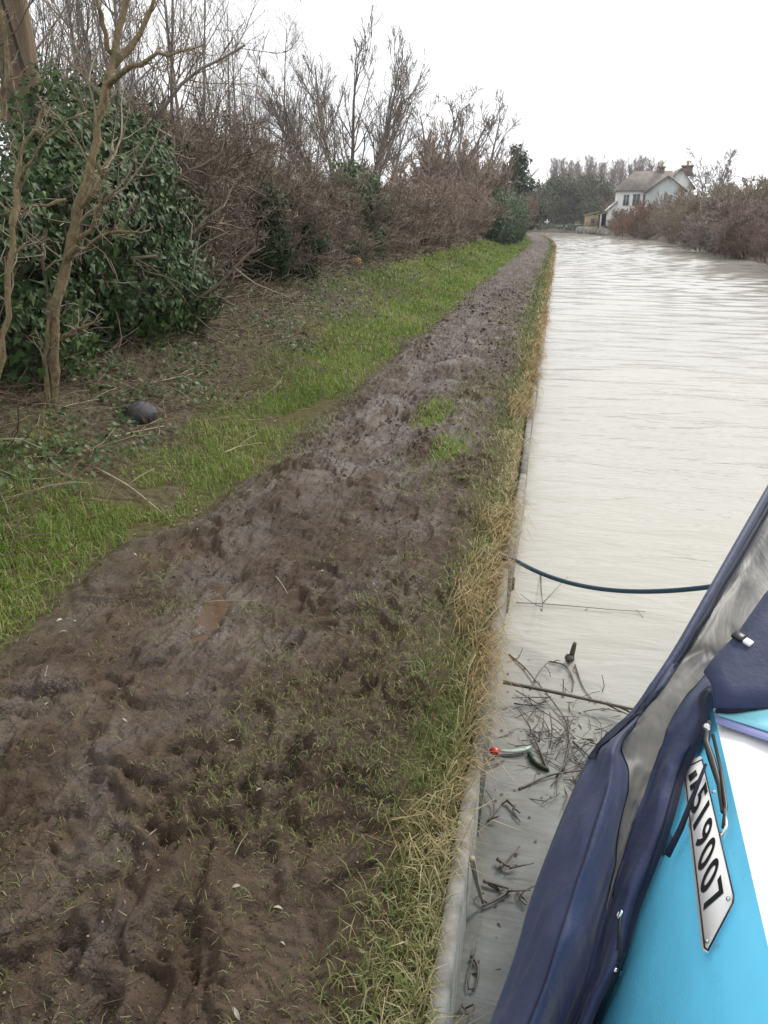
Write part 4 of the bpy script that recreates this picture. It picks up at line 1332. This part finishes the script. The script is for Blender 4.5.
eA, eB = onp(714.5, 714), onp(770, 955)                       # the painted edge between side and roof
ed_ = (eB - eA) / np.linalg.norm(eB - eA)
far_t, near_t = eA - ed_ * .02, eB + ed_ * 3.0                 # the edge carried on
dn = np.cross(pn, ed_); dn = dn / np.linalg.norm(dn)
if dn[2] > 0: dn = -dn
L_ = .40


def side_sheet(off=0.0, th=.03):
    q = [far_t, near_t, near_t + dn * L_, far_t + dn * L_]
    return MB().prism([p + pn * off for p in q], -pn * th)


side_sheet().build("cabin_side", M['blue'], bt)
lo_f, lo_n = far_t + dn * L_, near_t + dn * L_
MB().prism([lo_f, lo_n, (lo_n[0], lo_n[1], .30), (lo_f[0], lo_f[1], .30)], (.03, 0, 0)).build("cabin_lower_side", M['blue'], bt)
# the roof: rises gently to the right
rx = np.array([1.0, 0.0, .16]); rx = rx / np.linalg.norm(rx)
rn = np.cross(ed_, rx); rn = rn / np.linalg.norm(rn)
if rn[2] < 0: rn = -rn
m_ = MB()
q0 = [far_t + ed_ * .9 + rx * .001, near_t + rx * .001]
camber = [(0, 0), (.03, .006), (.3, .02), (.8, .035), (1.3, .02), (1.6, 0)]
Vr = []
for p in (far_t, near_t):
    for (a, b) in camber: Vr.append(p + rx * a * (1 if a < .5 else 1) + rn * b - np.array([0, 0, max(0, a - .6) * .25]))
nC = len(camber)
build("roof", Vr, np.array([[k, k + 1, nC + k + 1, nC + k] for k in range(nC - 1)]), M['white'], bt)


def onroof(px, py, off=.004):
    d = ray(px, py)
    o_ = eA + rn * off
    t = np.dot(o_ - CAM, rn) / np.dot(d, rn)
    return CAM + d * t


# pale blue band across the roof front; lilac strip paints the cover hem's shadow
MB().prism([onroof(718, 708, .012), onroof(718, 716, .012), onroof(830, 752, .030), onroof(830, 690, .030)], rn * .002).build("roof_band", M['pale_blue'], bt)
MB().prism([onroof(714, 712, .009), onroof(716, 724, .009), onroof(830, 762, .026), onroof(830, 745, .026)], rn * .002).build("hem_shadow_strip", M['hem_shadow'], bt)

# registration plate with its number
pl = [(683.5, 766), (702, 757), (734.5, 897), (733.5, 905), (708, 953.5), (704.5, 951)]
plate = MB().prism([onp(a, b, .003) for (a, b) in pl], pn * .003).build("number_plate", M['plate'], bt)
# dark border line just inside the rim
cc = np.mean([onp(a, b, .0065) for (a, b) in pl], axis=0)
bd = [onp(a, b, .0065) for (a, b) in pl]
bm_ = MB()
for k in range(len(bd)):
    a, b = bd[k], bd[(k + 1) % len(bd)]
    a, b = a + (cc - a) * .03, b + (cc - b) * .03
    bm_.tube([a, (a + b) / 2, b], .0010, 6)
bm_.build("plate_border", M['ink'], plate)
O0, O1, O2, O3 = onp(690.2, 803, .0068), onp(705, 927, .0068), onp(705.5, 778, .0068), onp(724, 896, .0068)
dgv, dgp, dn0 = [], {}, 0
for ci, chx in enumerate("519007"):
    tx = bpy.data.curves.new("plate_text", 'FONT')
    tx.body = chx; tx.size = 1.0; tx.offset = .022
    tob = bpy.data.objects.new("plate_text", tx)
    COL.objects.link(tob)
    tme = bpy.data.meshes.new_from_object(tob.evaluated_get(bpy.context.evaluated_depsgraph_get()))
    co = np.array([v.co[:] for v in tme.vertices])
    mn, mxx = co.min(0), co.max(0)
    uv = (co[:, :2] - mn[:2]) / (mxx[:2] - mn[:2])
    lo, hi = (.30, .62) if chx == "1" else (.10, .88)
    uv[:, 0] = (ci + lo + (hi - lo) * uv[:, 0]) / 6
    for a, b in uv: dgv.append((O0 * (1 - a) + O1 * a) * (1 - b) + (O2 * (1 - a) + O3 * a) * b)
    for p_ in tme.polygons: dgp.setdefault(len(p_.vertices), []).append([q_ + dn0 for q_ in p_.vertices])
    dn0 += len(uv)
    bpy.data.objects.remove(tob)
build("plate_number", np.array(dgv), [np.array(v) for v in dgp.values()], M['ink'], plate, smooth=False)
mk = MB()
mk.prism([onp(688.5, 776, .0068), onp(696, 770, .0068), onp(697.5, 775, .0068), onp(690, 782, .0068)], pn * .0008)
mk.prism([onp(690, 786, .0068), onp(699, 779, .0068), onp(700, 783, .0068), onp(691, 791, .0068)], pn * .0008)
mk.build("plate_mark", M['ink'], plate)
for (a, b) in ((728.5, 899), (707.5, 941), (714, 792)):
    c_ = onp(a, b, .007)
    MB().ball(c_, .0028, 10).build("plate_screw", M['metal'], plate, smooth=True)

# canvas cover: control points of rows from near to far; columns from the outer silhouette to the hem
ROWS = [  # (y px, [x px of columns], outer depth Y)
    (1090, [462, 478, 500, 522, 540, 553, 566], .625),
    (1024, [490, 507, 532, 556, 572, 582, 591], .70),
    (960, [513, 531, 556, 580, 597, 610, 622], .77),
    (900, [531, 550, 575, 600, 612, 626, 641], .84),
    (825, [560, 577, 598, 618, 634, 652, 671], .94),
    (775, [582, 598, 612, 627, 652, 668, 685], 1.02),
    (748, [598, 606, 613, 622, 662, 679, 697], 1.07),
    (720, [627, 631, 634, 640, 671, 690, 709], 1.13),
    (690, [649, 654, 658, 664, 693, 704, 714], 1.19),
    (660, [669, 674, 678, 683, 717, 760, 800], 1.26),
    (640, [681, 686, 690, 696, 736, 785, 830], 1.31),
    (600, [704, 709, 713, 720, 765, 815, 860], 1.43),
    (560, [727, 733, 737, 745, 800, 850, 890], 1.58),
    (520, [750, 756, 760, 768, 835, 880, 920], 1.76),
    (480, [773, 779, 784, 792, 870, 915, 955], 1.98),
    ]
nR, nCc = len(ROWS), 7
grid = np.zeros((nR, nCc + 2, 3))
fold = [0, .042, .070, .010, -.018, .012, 0]
for i, (yy, xs, Yo) in enumerate(ROWS):
    hemp = onp(xs[6], yy, .008)
    for j, xx in enumerate(xs):
        t = j / 6
        if yy >= 690: Yd = Yo * (1 - t) + hemp[1] * t
        else: Yd = Yo * (1 + .02 * t)
        d = ray(xx, yy)
        p = CAM + d * (Yd / d[1])
        amp = fold[j] * (1.0 if yy > 740 else .35)
        p = p - unit(d) * amp          # folds stand towards the light
        grid[i, j + 2] = p
    if yy <= 660:                      # towards the top the sheet runs on flat across to the far gunwale
        p4 = grid[i, 6]
        q_ = {660: .14, 640: .35, 600: .7}.get(yy, 1.0)
        grid[i, 7] = p4 + np.array([.40, .02, -.02]) * q_
        grid[i, 8] = p4 + np.array([max(.9, 1.55 - p4[0]), .05, -.12]) * q_
    # the silhouette rolls over and hangs down to the gunwale
    s = grid[i, 2]
    grid[i, 1] = s + np.array([.03, .02, -.05])
    grid[i, 0] = np.array([max(s[0] + .09, .10 + .10 * max(0, s[1] - 1.0)), s[1] + .08, .38])


def refine(G, a, b):
    """Catmull-Rom refinement of the control grid"""
    def cr(Pt, k):
        n = Pt.shape[0]
        E = np.concatenate([2 * Pt[:1] - Pt[1:2], Pt, 2 * Pt[-1:] - Pt[-2:-1]])
        out = []
        for i in range(n - 1):
            p0, p1, p2, p3 = E[i], E[i + 1], E[i + 2], E[i + 3]
            for t in np.arange(k) / k:
                out.append(.5 * ((2 * p1) + (p2 - p0) * t + (2 * p0 - 5 * p1 + 4 * p2 - p3) * t * t + (3 * p1 - p0 - 3 * p2 + p3) * t ** 3))
        out.append(Pt[-1])
        return np.array(out)
    G = cr(G, a)
    return np.swapaxes(cr(np.swapaxes(G, 0, 1), b), 0, 1)


RA, RBb = 8, 8
G = refine(grid, RA, RBb)
gi, gj = G.shape[:2]
def gfaces(i0, i1, j0, j1, gj=gj):
    idx = np.arange(G.shape[0] * gj).reshape(-1, gj)[i0:i1 + 1, j0:j1 + 1]
    return np.stack([idx[:-1, :-1], idx[:-1, 1:], idx[1:, 1:], idx[1:, :-1]], -1).reshape(-1, 4)


FRONT = G[-1].copy()
# normals of the sheet, for parts lying on it
du = np.gradient(G, axis=0); dv = np.gradient(G, axis=1)
GN = unit(np.cross(dv, du))
flip = (GN * (CAM - G)).sum(-1) < 0
GN[flip] *= -1
# creases
cs = (fbm(np.arange(gi)[:, None] * .09 + np.arange(gj)[None] * .02, np.arange(gj)[None] * .13 + np.arange(gi)[:, None] * .03, 3, 12) - .5)
cs = cs + .45 * (1 - np.abs(2 * fbm(np.arange(gi)[:, None] * .06 + np.arange(gj)[None] * .09, np.arange(gj)[None] * .16 - np.arange(gi)[:, None] * .05, 2, 19) - 1)) ** 6
G2 = G + GN * (.010 * cs * smooth(2 * RBb, 2.5 * RBb, np.arange(gj))[None] * (1 - smooth(7.4 * RBb, 8 * RBb, np.arange(gj))[None]))[..., None]
cover = build("canvas_cover", G2.reshape(-1, 3), gfaces(0, gi - 1, 0, gj - 1), M['canvas'], bt)
sm = cover.modifiers.new("solid", 'SOLIDIFY'); sm.thickness = .004; sm.offset = -1


def strip_on(name, i0, i1, jf, mat, off, parent=cover, th=.0015):
    """sheet lying on the cover between two column functions of row"""
    rows = []
    for i in range(i0, i1 + 1):
        a, b = jf(i / RA)
        a, b = a * RBb, b * RBb
        rows.append([(lambda q: (G2[i, int(q)] * (1 - q % 1) + G2[i, min(int(q) + 1, gj - 1)] * (q % 1)) + GN[i, int(q)] * off)(a + (b - a) * k / 12) for k in range(13)])
    Rw = np.array(rows); n = len(rows)
    idx = np.arange(n * 13).reshape(n, 13)
    F = np.stack([idx[:-1, :-1], idx[:-1, 1:], idx[1:, 1:], idx[1:, :-1]], -1).reshape(-1, 4)
    return build(name, Rw.reshape(-1, 3), F, mat, parent)


# clear vinyl window (columns 5..6 of the padded grid), narrowing to a point near the camera
strip_on("clear_window", int(2.9 * RA), gi - 1, lambda r: (5.0 + .5 * (1 - smooth(2.9, 4.2, r)) - .55 * smooth(5.5, 7, r), 5.55 + .45 * smooth(2.9, 4.6, r)), M['vinyl'], .0022)
# dark binding along the silhouette and the hem; beside the window a shadow band painted dark
strip_on("binding_and_shade", int(5.6 * RA), gi - 1, lambda r: (2.0 + 1.3 * smooth(6, 8, r), 2.6 + 2.35 * smooth(5.8, 8, r)), M['hem'], .003)
strip_on("hem", 0, int(8.0 * RA), lambda r: (7.6 - .1 * smooth(2, 5, r), 8.0), M['hem'], .006)
# front and far sides of the cover hang down to the deck
fr = np.stack([G2[-1] + [0, .004, -.004], G2[-1] * [1, 1, .55] + [0, .10, .20], np.stack([np.clip(G2[-1][:, 0], .35, 1.5), G2[-1][:, 1] + .22, np.full(gj, .285)], -1)])
idx = np.arange(3 * gj).reshape(3, gj)
build("front_flap", fr.reshape(-1, 3), np.stack([idx[:-1, :-1], idx[:-1, 1:], idx[1:, 1:], idx[1:, :-1]], -1).reshape(-1, 4), M['canvas'], cover)
ee = G2[12 * RA:, -1]
fs = np.stack([ee + [.004, 0, -.004], ee + [.06, 0, -.45], np.stack([np.full(len(ee), 1.62), ee[:, 1], np.full(len(ee), .285)], -1)])
idx = np.arange(3 * len(ee)).reshape(3, -1)
build("far_flap", fs.reshape(-1, 3), np.stack([idx[:-1, :-1], idx[:-1, 1:], idx[1:, 1:], idx[1:, :-1]], -1).reshape(-1, 4), M['canvas'], cover)
# seam lines
sv = MB()
pts = [G2[i, int(3.9 * RBb)] + GN[i, int(3.9 * RBb)] * .0015 for i in range(0, int(5 * RA))]
sv.tube(pts, .0012, 5)
sv.build("seam", M['hem'], cover)
# top panel of the cover facing up over the front of the cabin
tp = [onp(709, 672, .012), onp(714.5, 712, .012)]
def top_pt(px, py, k=0):
    d = ray(px, py)
    # plane rising slightly forward from the roof hem
    o_ = tp[1]
    n_ = np.array([-.10, -.42, 1.0])
    t = np.dot(o_ - CAM, n_) / np.dot(d, n_)
    return CAM + d * t
TPX = [(672, [710, 735, 775, 830, 900]), (690, [712.5, 735, 775, 830, 900]), (713, [715.5, 735, 775, 830, 900])]
bound = [(705, 676), (717, 660), (737, 640), (765, 600), (800, 560), (835, 520), (870, 480)]
rows = []
for (a, b) in bound[::-1]:
    rows.append([top_pt(a + (900 - a) * k / 10 + (0 if k else -2), b, 0) for k in range(11)])
for (yy, xs) in TPX[1:]:
    rows.append([top_pt(xs[0] + (900 - xs[0]) * k / 10, yy) for k in range(11)])
Rw = np.array(rows); Rw[:, :, 2] += .006
idx = np.arange(Rw.shape[0] * 11).reshape(-1, 11)
F = np.stack([idx[:-1, :-1], idx[:-1, 1:], idx[1:, 1:], idx[1:, :-1]], -1).reshape(-1, 4)
tpn = build("top_panel", Rw.reshape(-1, 3), F, M['canvas'], cover)
sm = tpn.modifiers.new("solid", 'SOLIDIFY'); sm.thickness = .006; sm.offset = -1
MB().tube([top_pt(712.5, 690) + [0, 0, .008], top_pt(780, 690) + [0, 0, .008], top_pt(900, 692) + [0, 0, .008]], .0011, 5).build("panel_seam", M['hem'], tpn)
MB().tube([top_pt(715, 713.5) + [0, 0, .004], top_pt(780, 714) + [0, 0, .004], top_pt(900, 715) + [0, 0, .004]], .0032, 6).build("panel_hem", M['hem'], tpn)
MB().tube([top_pt(709, 674) + [0, 0, .008], top_pt(712, 692) + [0, 0, .008], top_pt(715, 712) + [0, 0, .008]], .0022, 6).build("corner_piping", M['canvas'], tpn)
# little buckle on the window edge
c_ = top_pt(739, 645) + [0, 0, .014]
bk = MB().box(-.012, .006, -.008, .008, -.004, .004, .0015).build("buckle", M['black'], cover); bk.location = c_; bk.rotation_euler = (.2, .2, -.7)
b2 = MB().box(.007, .020, -.006, .006, -.003, .003, .001).build("buckle_tab", M['plate'], bk)

# black straps and clip hanging over the plate, elastic loop and hook
hk = MB()
hk.tube([onp(709, 722, .03), onp(706, 742, .03), onp(712, 760, .022), onp(719.5, 785, .014), onp(723, 812, .012)], [.0035, .0045, .0055, .004, .003], 8)
hk.tube([onp(713, 735, .02), onp(721, 770, .014), onp(726, 806, .012), onp(723, 828, .012)], [.0025, .0025, .0025, .002], 8)
hk.build("strap_bundle", M['black'], cover)
MB().tube([onp(706, 764, .016), onp(694, 794, .016), onp(681, 828, .014), onp(667, 856, .012)], [.002, .003, .004, .0045], 8).build("strap_tail", M['hem'], cover)
MB().ball(onp(706.5, 727, .045), .0052, 12).build("snap_stud", M['metal'], cover, smooth=True)
MB().tube([onp(720, 832, .012), onp(723, 836, .014), onp(726, 826, .014), onp(725, 806, .012)], .0022, 8).build("snap_hook", M['metal'], cover)
e0, e1 = onp(619.5, 914, .040), onp(618, 972, .008)
sd_ = unit(np.cross(e1 - e0, pn))
MB().torus(e0, .0048, .0016, pn).build("eyelet", M['metal'], cover)
MB().tube([e0, (e0 * .6 + e1 * .4) + sd_ * .004, e1 + sd_ * .005, e1 + unit(e1 - e0) * .004, e1 - sd_ * .005, (e0 * .6 + e1 * .4) - sd_ * .004, e0], .0016, 6).build("elastic_loop", M['black'], cover)
MB().tube([e1 + pn * -.004, e1 + pn * .010], .0038, 10).build("hook", M['metal'], bt)

# ------------------------------------------------------------------ ropes, sticks and drift in the water
ra_, rb_ = at(513, 559, Z=.03), np.array([.98, 3.46, .325])
rp = []
for t in np.linspace(0, 1, 28):
    p = ra_ * (1 - t) + rb_ * t
    p[2] -= .15 * 4 * t * (1 - t) * (1 - .3 * t)
    rp.append(p)
rp = [ra_ + np.array([-.16, -.03, .0])] + rp
tag(MB().tube(rp, .0125, 8).build("mooring_rope", M['rope'], smooth=True), "blue mooring rope stretched from the grassy edge across the water to the boat", "rope")
pin = MB().tube([ra_ + [-.17, -.03, -.3], ra_ + [-.165, -.03, .0], ra_ + [-.16, -.03, .05]], .011, 10).torus(ra_ + [-.16, -.03, .03], .022, .005, (1, .2, 0)).build("mooring_pin", M['stick'])
tag(pin, "steel mooring pin in the verge grass where the blue rope is tied", "pin")


def wat(px, py, dz=0.0): return at(px, py, Z=WATER + dz)


def stick(name, pts, r, label, cat="stick", mat='stick', group=None, side=(), root=None):
    r = r * .68 if cat == 'twig' else r
    q = MB().tube(resample(pts, max(6, len(pts) * 3)), np.linspace(r, r * .5, max(6, len(pts) * 3)), 6)
    for (sp_, sr) in side: q.tube(resample(sp_, 6), np.linspace(sr, sr * .5, 6), 5)
    return tag(q.build(name, M[mat], smooth=True), label, cat, group)


stick("long_branch", [at(503, 682, Z=-.20), wat(545, 690, .06), wat(590, 700, .05), wat(640, 711, .07), wat(680, 716, .05)], .010,
      "long thin dark branch reaching from the bank across the water towards the boat", "branch",
      side=[([wat(606, 703, .05), wat(625, 708, .06), wat(638, 718, .03)], .008), ([wat(600, 701, .05), wat(622, 712, .03), wat(634, 717, .02)], .005)])
q = MB()
q.tube(resample([wat(570, 664, -.06), wat(571, 658, .02), wat(573, 650, .07), wat(575, 643, .12)], 9), np.array([.016, .018, .02, .02, .016, .014, .013, .012, .009]), 8)
q.ball(wat(569, 658, .03), .026, 8, 1, 1, .8, .3)
tag(q.build("snag", M['stick'], smooth=True), "dark stubby snag poking up out of the water beyond the long thin branch", "snag")
q = MB().tube(resample([wat(512, 594, -.05), wat(512, 586, .03), wat(513, 577, .08)], 7), .014, 8)
tag(q.build("snag", M['stick'], smooth=True), "short dark stub standing in the water below the mooring rope by the bank", "snag")
drift = [([(541, 572), (541, 592), (543, 604), (542, 612)], .006, .10, "upright thin twig standing in the water below the rope"),
         ([(543, 603), (560, 585), (568, 577)], .004, .06, "thin twig slanting up to the right beside the upright twig under the rope"),
         ([(516, 603), (545, 604), (580, 607), (612, 610), (645, 612)], .004, .012, "long hair thin twig floating level below the rope"),
         ([(509, 655), (525, 668), (536, 682), (548, 695)], .007, .02, "curved twig touching the bank just above the long thin branch"),
         ([(530, 690), (540, 670), (549, 662)], .006, .03, "short twig crossing upright behind the long thin branch"),
         ([(516, 691), (530, 699), (545, 709)], .005, .012, "short dark twig below the long thin branch near the bank"),
         ([(514, 704), (530, 706), (544, 705)], .006, .012, "reddish short twig lying just under the long thin branch"),
         ([(548, 772), (540, 752), (533, 735), (527, 722)], .010, .02, "thick forked twig above the drift pile by the pale green strip"),
         ([(539, 742), (543, 728), (544, 712)], .006, .03, "upper prong beside the thick forked twig in the water"),
         ([(519, 790), (535, 782), (552, 775), (575, 772), (592, 770)], .008, .02, "long twig lying level through the drift pile"),
         ([(556, 778), (566, 762), (580, 748), (592, 742)], .007, .04, "twig rising to the right out of the drift pile"),
         ([(563, 772), (570, 740), (567, 722), (556, 706), (543, 690)], .008, .02, "curved branch running from the drift pile up to the long thin branch"),
         ([(570, 780), (578, 788), (586, 793)], .006, .015, "short twig below the drift pile beside the canvas"),
         ([(573, 742), (588, 756), (600, 764)], .006, .02, "twig between the drift pile and the point of the canvas"),
         ([(575, 665), (583, 690), (596, 704)], .006, .004, "pale sunken twig curving down from the dark snag"),
         ([(549, 662), (565, 664), (574, 680), (572, 692)], .006, .004, "sunken looping twig left of the dark snag"),
         ([(483, 882), (496, 886), (511, 890)], .010, .012, "dark upper arm of the V shaped twig near the bank"),
         ([(511, 890), (498, 900), (482, 908)], .010, .012, "dark lower arm of the V shaped twig near the bank"),
         ([(488, 822), (495, 812), (502, 806)], .007, .012, "short reddish twig in the near water above the V shaped twig"),
         ([(507, 801), (514, 808), (520, 814)], .009, .012, "dark knobbly bit of wood floating above the V shaped twig"),
         ([(497, 860), (508, 868), (517, 866)], .011, .015, "brown curled bark floating above the V shaped twig"),
         ([(520, 900), (526, 906)], .008, .012, "little dark twig nearest to the canvas edge"),
         ([(471, 957), (478, 965), (478, 980), (473, 992)], .008, .008, "curved dark twig drifting close to the bank at the bottom"),
         ([(462, 1006), (466, 1012)], .007, .01, "tiny dark twig at the bottom by the edging")]
for (pp, r, dz, lb) in drift:
    n = len(pp)
    P = [wat(a, b, dz * (1 if dz < .02 else (k / (n - 1)))) for k, (a, b) in enumerate(pp)]
    P = np.array(P); P[:, 2] += .5 * r
    side = []
    for s in range(2):
        k = rng.integers(0, n - 1); t = rng.random()
        c = P[k] * (1 - t) + P[k + 1] * t
        side.append(([c, c + rng.normal(0, .035, 3) * [1, 1, .3], c + rng.normal(0, .06, 3) * [1, 1, .3]], r * .45))
    stick("drift_twig", P, r, lb, "twig", side=side, group="twigs drifting at the bank")
# finer tangle of the drift pile
c = wat(568, 760)
n = 150
s = c + rng.normal(0, 1, (n, 3)) * np.array([.11, .20, .010]) + np.array([-.02, .10, .004])
a = rng.uniform(0, 6.28, n)
P = walk(s, np.stack([np.cos(a), np.sin(a), rng.normal(.05, .15, n)], -1), rng.uniform(.05, .26, n), 5, .2, -.02)
P[:, :, 2] = np.clip(P[:, :, 2], WATER - .004, WATER + .07)
V, F = tubes(P, np.repeat(rng.uniform(.0008, .003, (n, 1)), 5, 1), 4)
tag(build("drift_tangle", V, F, M['stick']), kind='stuff')
n = 90
Y_ = rng.uniform(1.3, 3.6, n); x_ = Ledge(Y_) + .06 + rng.random(n) ** 1.5 * .5
keep = x_ < .02 + .12 * np.maximum(0, Y_ - 1.2)
x_, Y_ = x_[keep], Y_[keep]; n = len(x_)
V, F = leaves(np.stack([x_, Y_, np.full(n, WATER + .004)], -1), np.array([0, 0, 1.]) + rng.normal(0, .1, (n, 3)), rng.uniform(.006, .020, n), .03)
tag(build("floating_bits", V, F, M['litter'], attrs=dict(tint=np.repeat(rng.random(n), 4))), kind='stuff')

# reed pole leaning on the edging, red float with its pale strip
stick("reed_stalk", [at(472, 858, Z=-.02), at(476, 880, Z=-.13), wat(483, 903, .02)], .010, "straight straw coloured stalk leaning from the edging into the water", "stalk", 'stick_pale')
fl = empty("fishing_float", tuple(wat(494.5, 751, .03)), "red plastic float with a pale green strip at the canal edge", "float")
o = MB().ball((0, 0, 0), .020, 12, 1.1, 1, .8).tube([(-.02, 0, 0), (-.034, 0, .004)], .006, 8).build("red_bulb", M['red'], fl, smooth=True)
pts = np.array([wat(499, 751, .012), wat(508, 752, .014), wat(518, 751, .014), wat(528, 749, .012), wat(531, 747, .008)]) - wat(494.5, 751, .03)
Q = resample(pts, 12)
wdt = np.interp(np.linspace(0, 1, 12), [0, .15, .6, .9, 1], [.004, .010, .014, .014, .003])
V = np.concatenate([np.stack([Q[k] + [0, -wdt[k], .002], Q[k] + [0, 0, .006], Q[k] + [0, wdt[k], .002]]) for k in range(12)])
F = np.array([[k * 3 + a, k * 3 + a + 1, k * 3 + a + 4, k * 3 + a + 3] for k in range(11) for a in range(2)])
st_ = build("strip", V, F, M['strip'], fl)
sm = st_.modifiers.new("solid", 'SOLIDIFY'); sm.thickness = .002
q = MB().tube(resample([wat(529, 753, .01), wat(533, 762, .015), wat(540, 767, .012), wat(548, 770, .01)], 8), [.009, .012, .010, .012, .010, .012, .010, .008], 6)
tag(q.build("water_weed", M['weed'], smooth=True), "short dark green weed stem below the tip of the pale strip", "weed")

# ------------------------------------------------------------------ small things on the path and bank
def leaf_obj(px, py, s, mat, label, group):
    p = gat(px, py)
    n = 7
    V, t = [], np.linspace(0, 1, n)
    w_ = np.sin(np.pi * t ** .8) * random.uniform(.12, .24)
    for k in range(n):
        z = .12 * math.sin(3 * t[k]) + .03
        V += [(t[k] - .5, -w_[k], z + w_[k] * .5), (t[k] - .5, 0, z), (t[k] - .5, w_[k], z + w_[k] * .4)]
    V = np.array(V) * s
    F = np.array([[k * 3 + a, k * 3 + a + 1, k * 3 + a + 4, k * 3 + a + 3] for k in range(n - 1) for a in range(2)])
    o = build("fallen_leaf", V, F, M[mat])
    o.location = (p[0], p[1], p[2] + .004); o.rotation_euler = (random.gauss(0, .2), random.gauss(0, .2), random.uniform(0, 6.28))
    return tag(o, label, "leaf", group)


for (px, py, s) in ((125, 721, .05), (120, 690, .035), (232, 742, .055), (259, 791, .045), (236, 888, .055), (47, 705, .05), (278, 910, .06), (237, 1015, .07), (322, 572, .045), (119, 863, .03), (283, 945, .04), (200, 512, .04), (410, 602, .035)):
    leaf_obj(px, py, s * .5, 'leaf_pale', "small pale dead leaf lying on the brown mud of the path", "pale leaves on the mud")
for i in range(46):
    px, py = random.uniform(0, 330), random.uniform(400, 640)
    if py > 690 - .78 * px or py < 395: continue
    leaf_obj(px, py, random.uniform(.022, .045), 'leaf_pale', "small pale curled leaf on the green slope left of the path", "pale leaves on the bank")
for (a, b, r, lb) in (((44, 690), (48, 668), .005, "thin straw stick standing on the mud at the left edge"), ((143, 848), (157, 832), .005, "short straw stick on the mud below the middle"),
                      ((235, 858), (248, 836), .005, "straw stick on the mud beside a pale leaf"), ((276, 578), (288, 596), .006, "pale stick on the mud right of the brown puddle"),
                      ((204, 604), (258, 603), .005, "straw stick lying across the brown puddle")):
    p, q2 = gat(*a), gat(*b)
    m = (p + q2) / 2
    stick("straw_stick", [p + [0, 0, .012], m + [0, 0, .02], q2 + [0, 0, .012]], r * .4, lb, "stick", 'stick_pale', "straw sticks on the mud")
bs = [((95, 470), (250, 545), "long"), ((150, 385), (225, 372), "bleached"), ((180, 330), (235, 350), "thin"), ((110, 440), (165, 428), "crooked"), ((190, 395), (215, 352), "pale"), ((280, 300), (345, 284), "straight"), ((60, 410), (110, 400), "curved"), ((225, 455), (262, 445), "short")]
lbs = ["thin bleached stick lying down the slope below the ivy bush", "bleached stick lying level on the litter right of the grey stone", "thin stick on the litter under the edge of the ivy", "crooked stick on bare soil below the grey stone",
       "short pale stick pointing up the slope near the ivy edge", "straight pale stick at the foot of the brown hedge", "curved stick by the foot of the tan gnarled shrub", "short stick in the green grass right of the bare patch"]
for (a, b, _), lb in zip(bs, lbs):
    p, q2 = gat(*a), gat(*b)
    dl = np.linalg.norm(p - q2)
    if dl > .8: q2 = p + (q2 - p) * .8 / dl; q2[2] = gxy(q2[0], q2[1])
    m = (p + q2) / 2 + np.array([random.gauss(0, .05), random.gauss(0, .05), .03])
    stick("dead_stick", [p + [0, 0, .02], m, q2 + [0, 0, .02]], .0065, lb, "stick", 'stick_pale', "dead sticks on the bank", side=[([m, m + [.06, .08, .05], m + [.1, .2, .06]], .004)])
p = gat(140, 418)
o = MB().ball((0, 0, 0), .14, 12, 1.15, 1.0, .75, .18).build("dark_stone", M['stone'], smooth=True)
o.location = p + np.array([0, 0, .04]); tag(o, "dark grey rounded stone half buried in the litter below the ivy bush", "stone")
p = gat(357, 266)
lg = empty("cut_log", tuple(p + np.array([0, 0, .08])), "small cut log with a bright orange end at the foot of the hedge", "log", rz=.4)
MB().tube([(0, .0, .02), (0, .5, .06)], [.12, .11], 12).build("bark_side", M['bark_dark'], lg, smooth=True)
MB().tube([(0, -.006, .02), (0, -.002, .02)], .112, 12).build("cut_end", M['log_end'], lg)

# thin winter air: far things lose contrast
import os
g = NT("haze_air")
g.t.nodes.remove(g.b)
pv = g.n("VolumePrincipled")
pv.inputs["Color"].default_value = (.93, .95, 1.0, 1)
pv.inputs["Density"].default_value = .0005
g.l(pv.outputs[0], g.t.nodes["Material Output"].inputs["Volume"])
tag(MB().box(-440, 520, -60, 330, -2.2, 30).build("haze", g.m), kind='stuff')
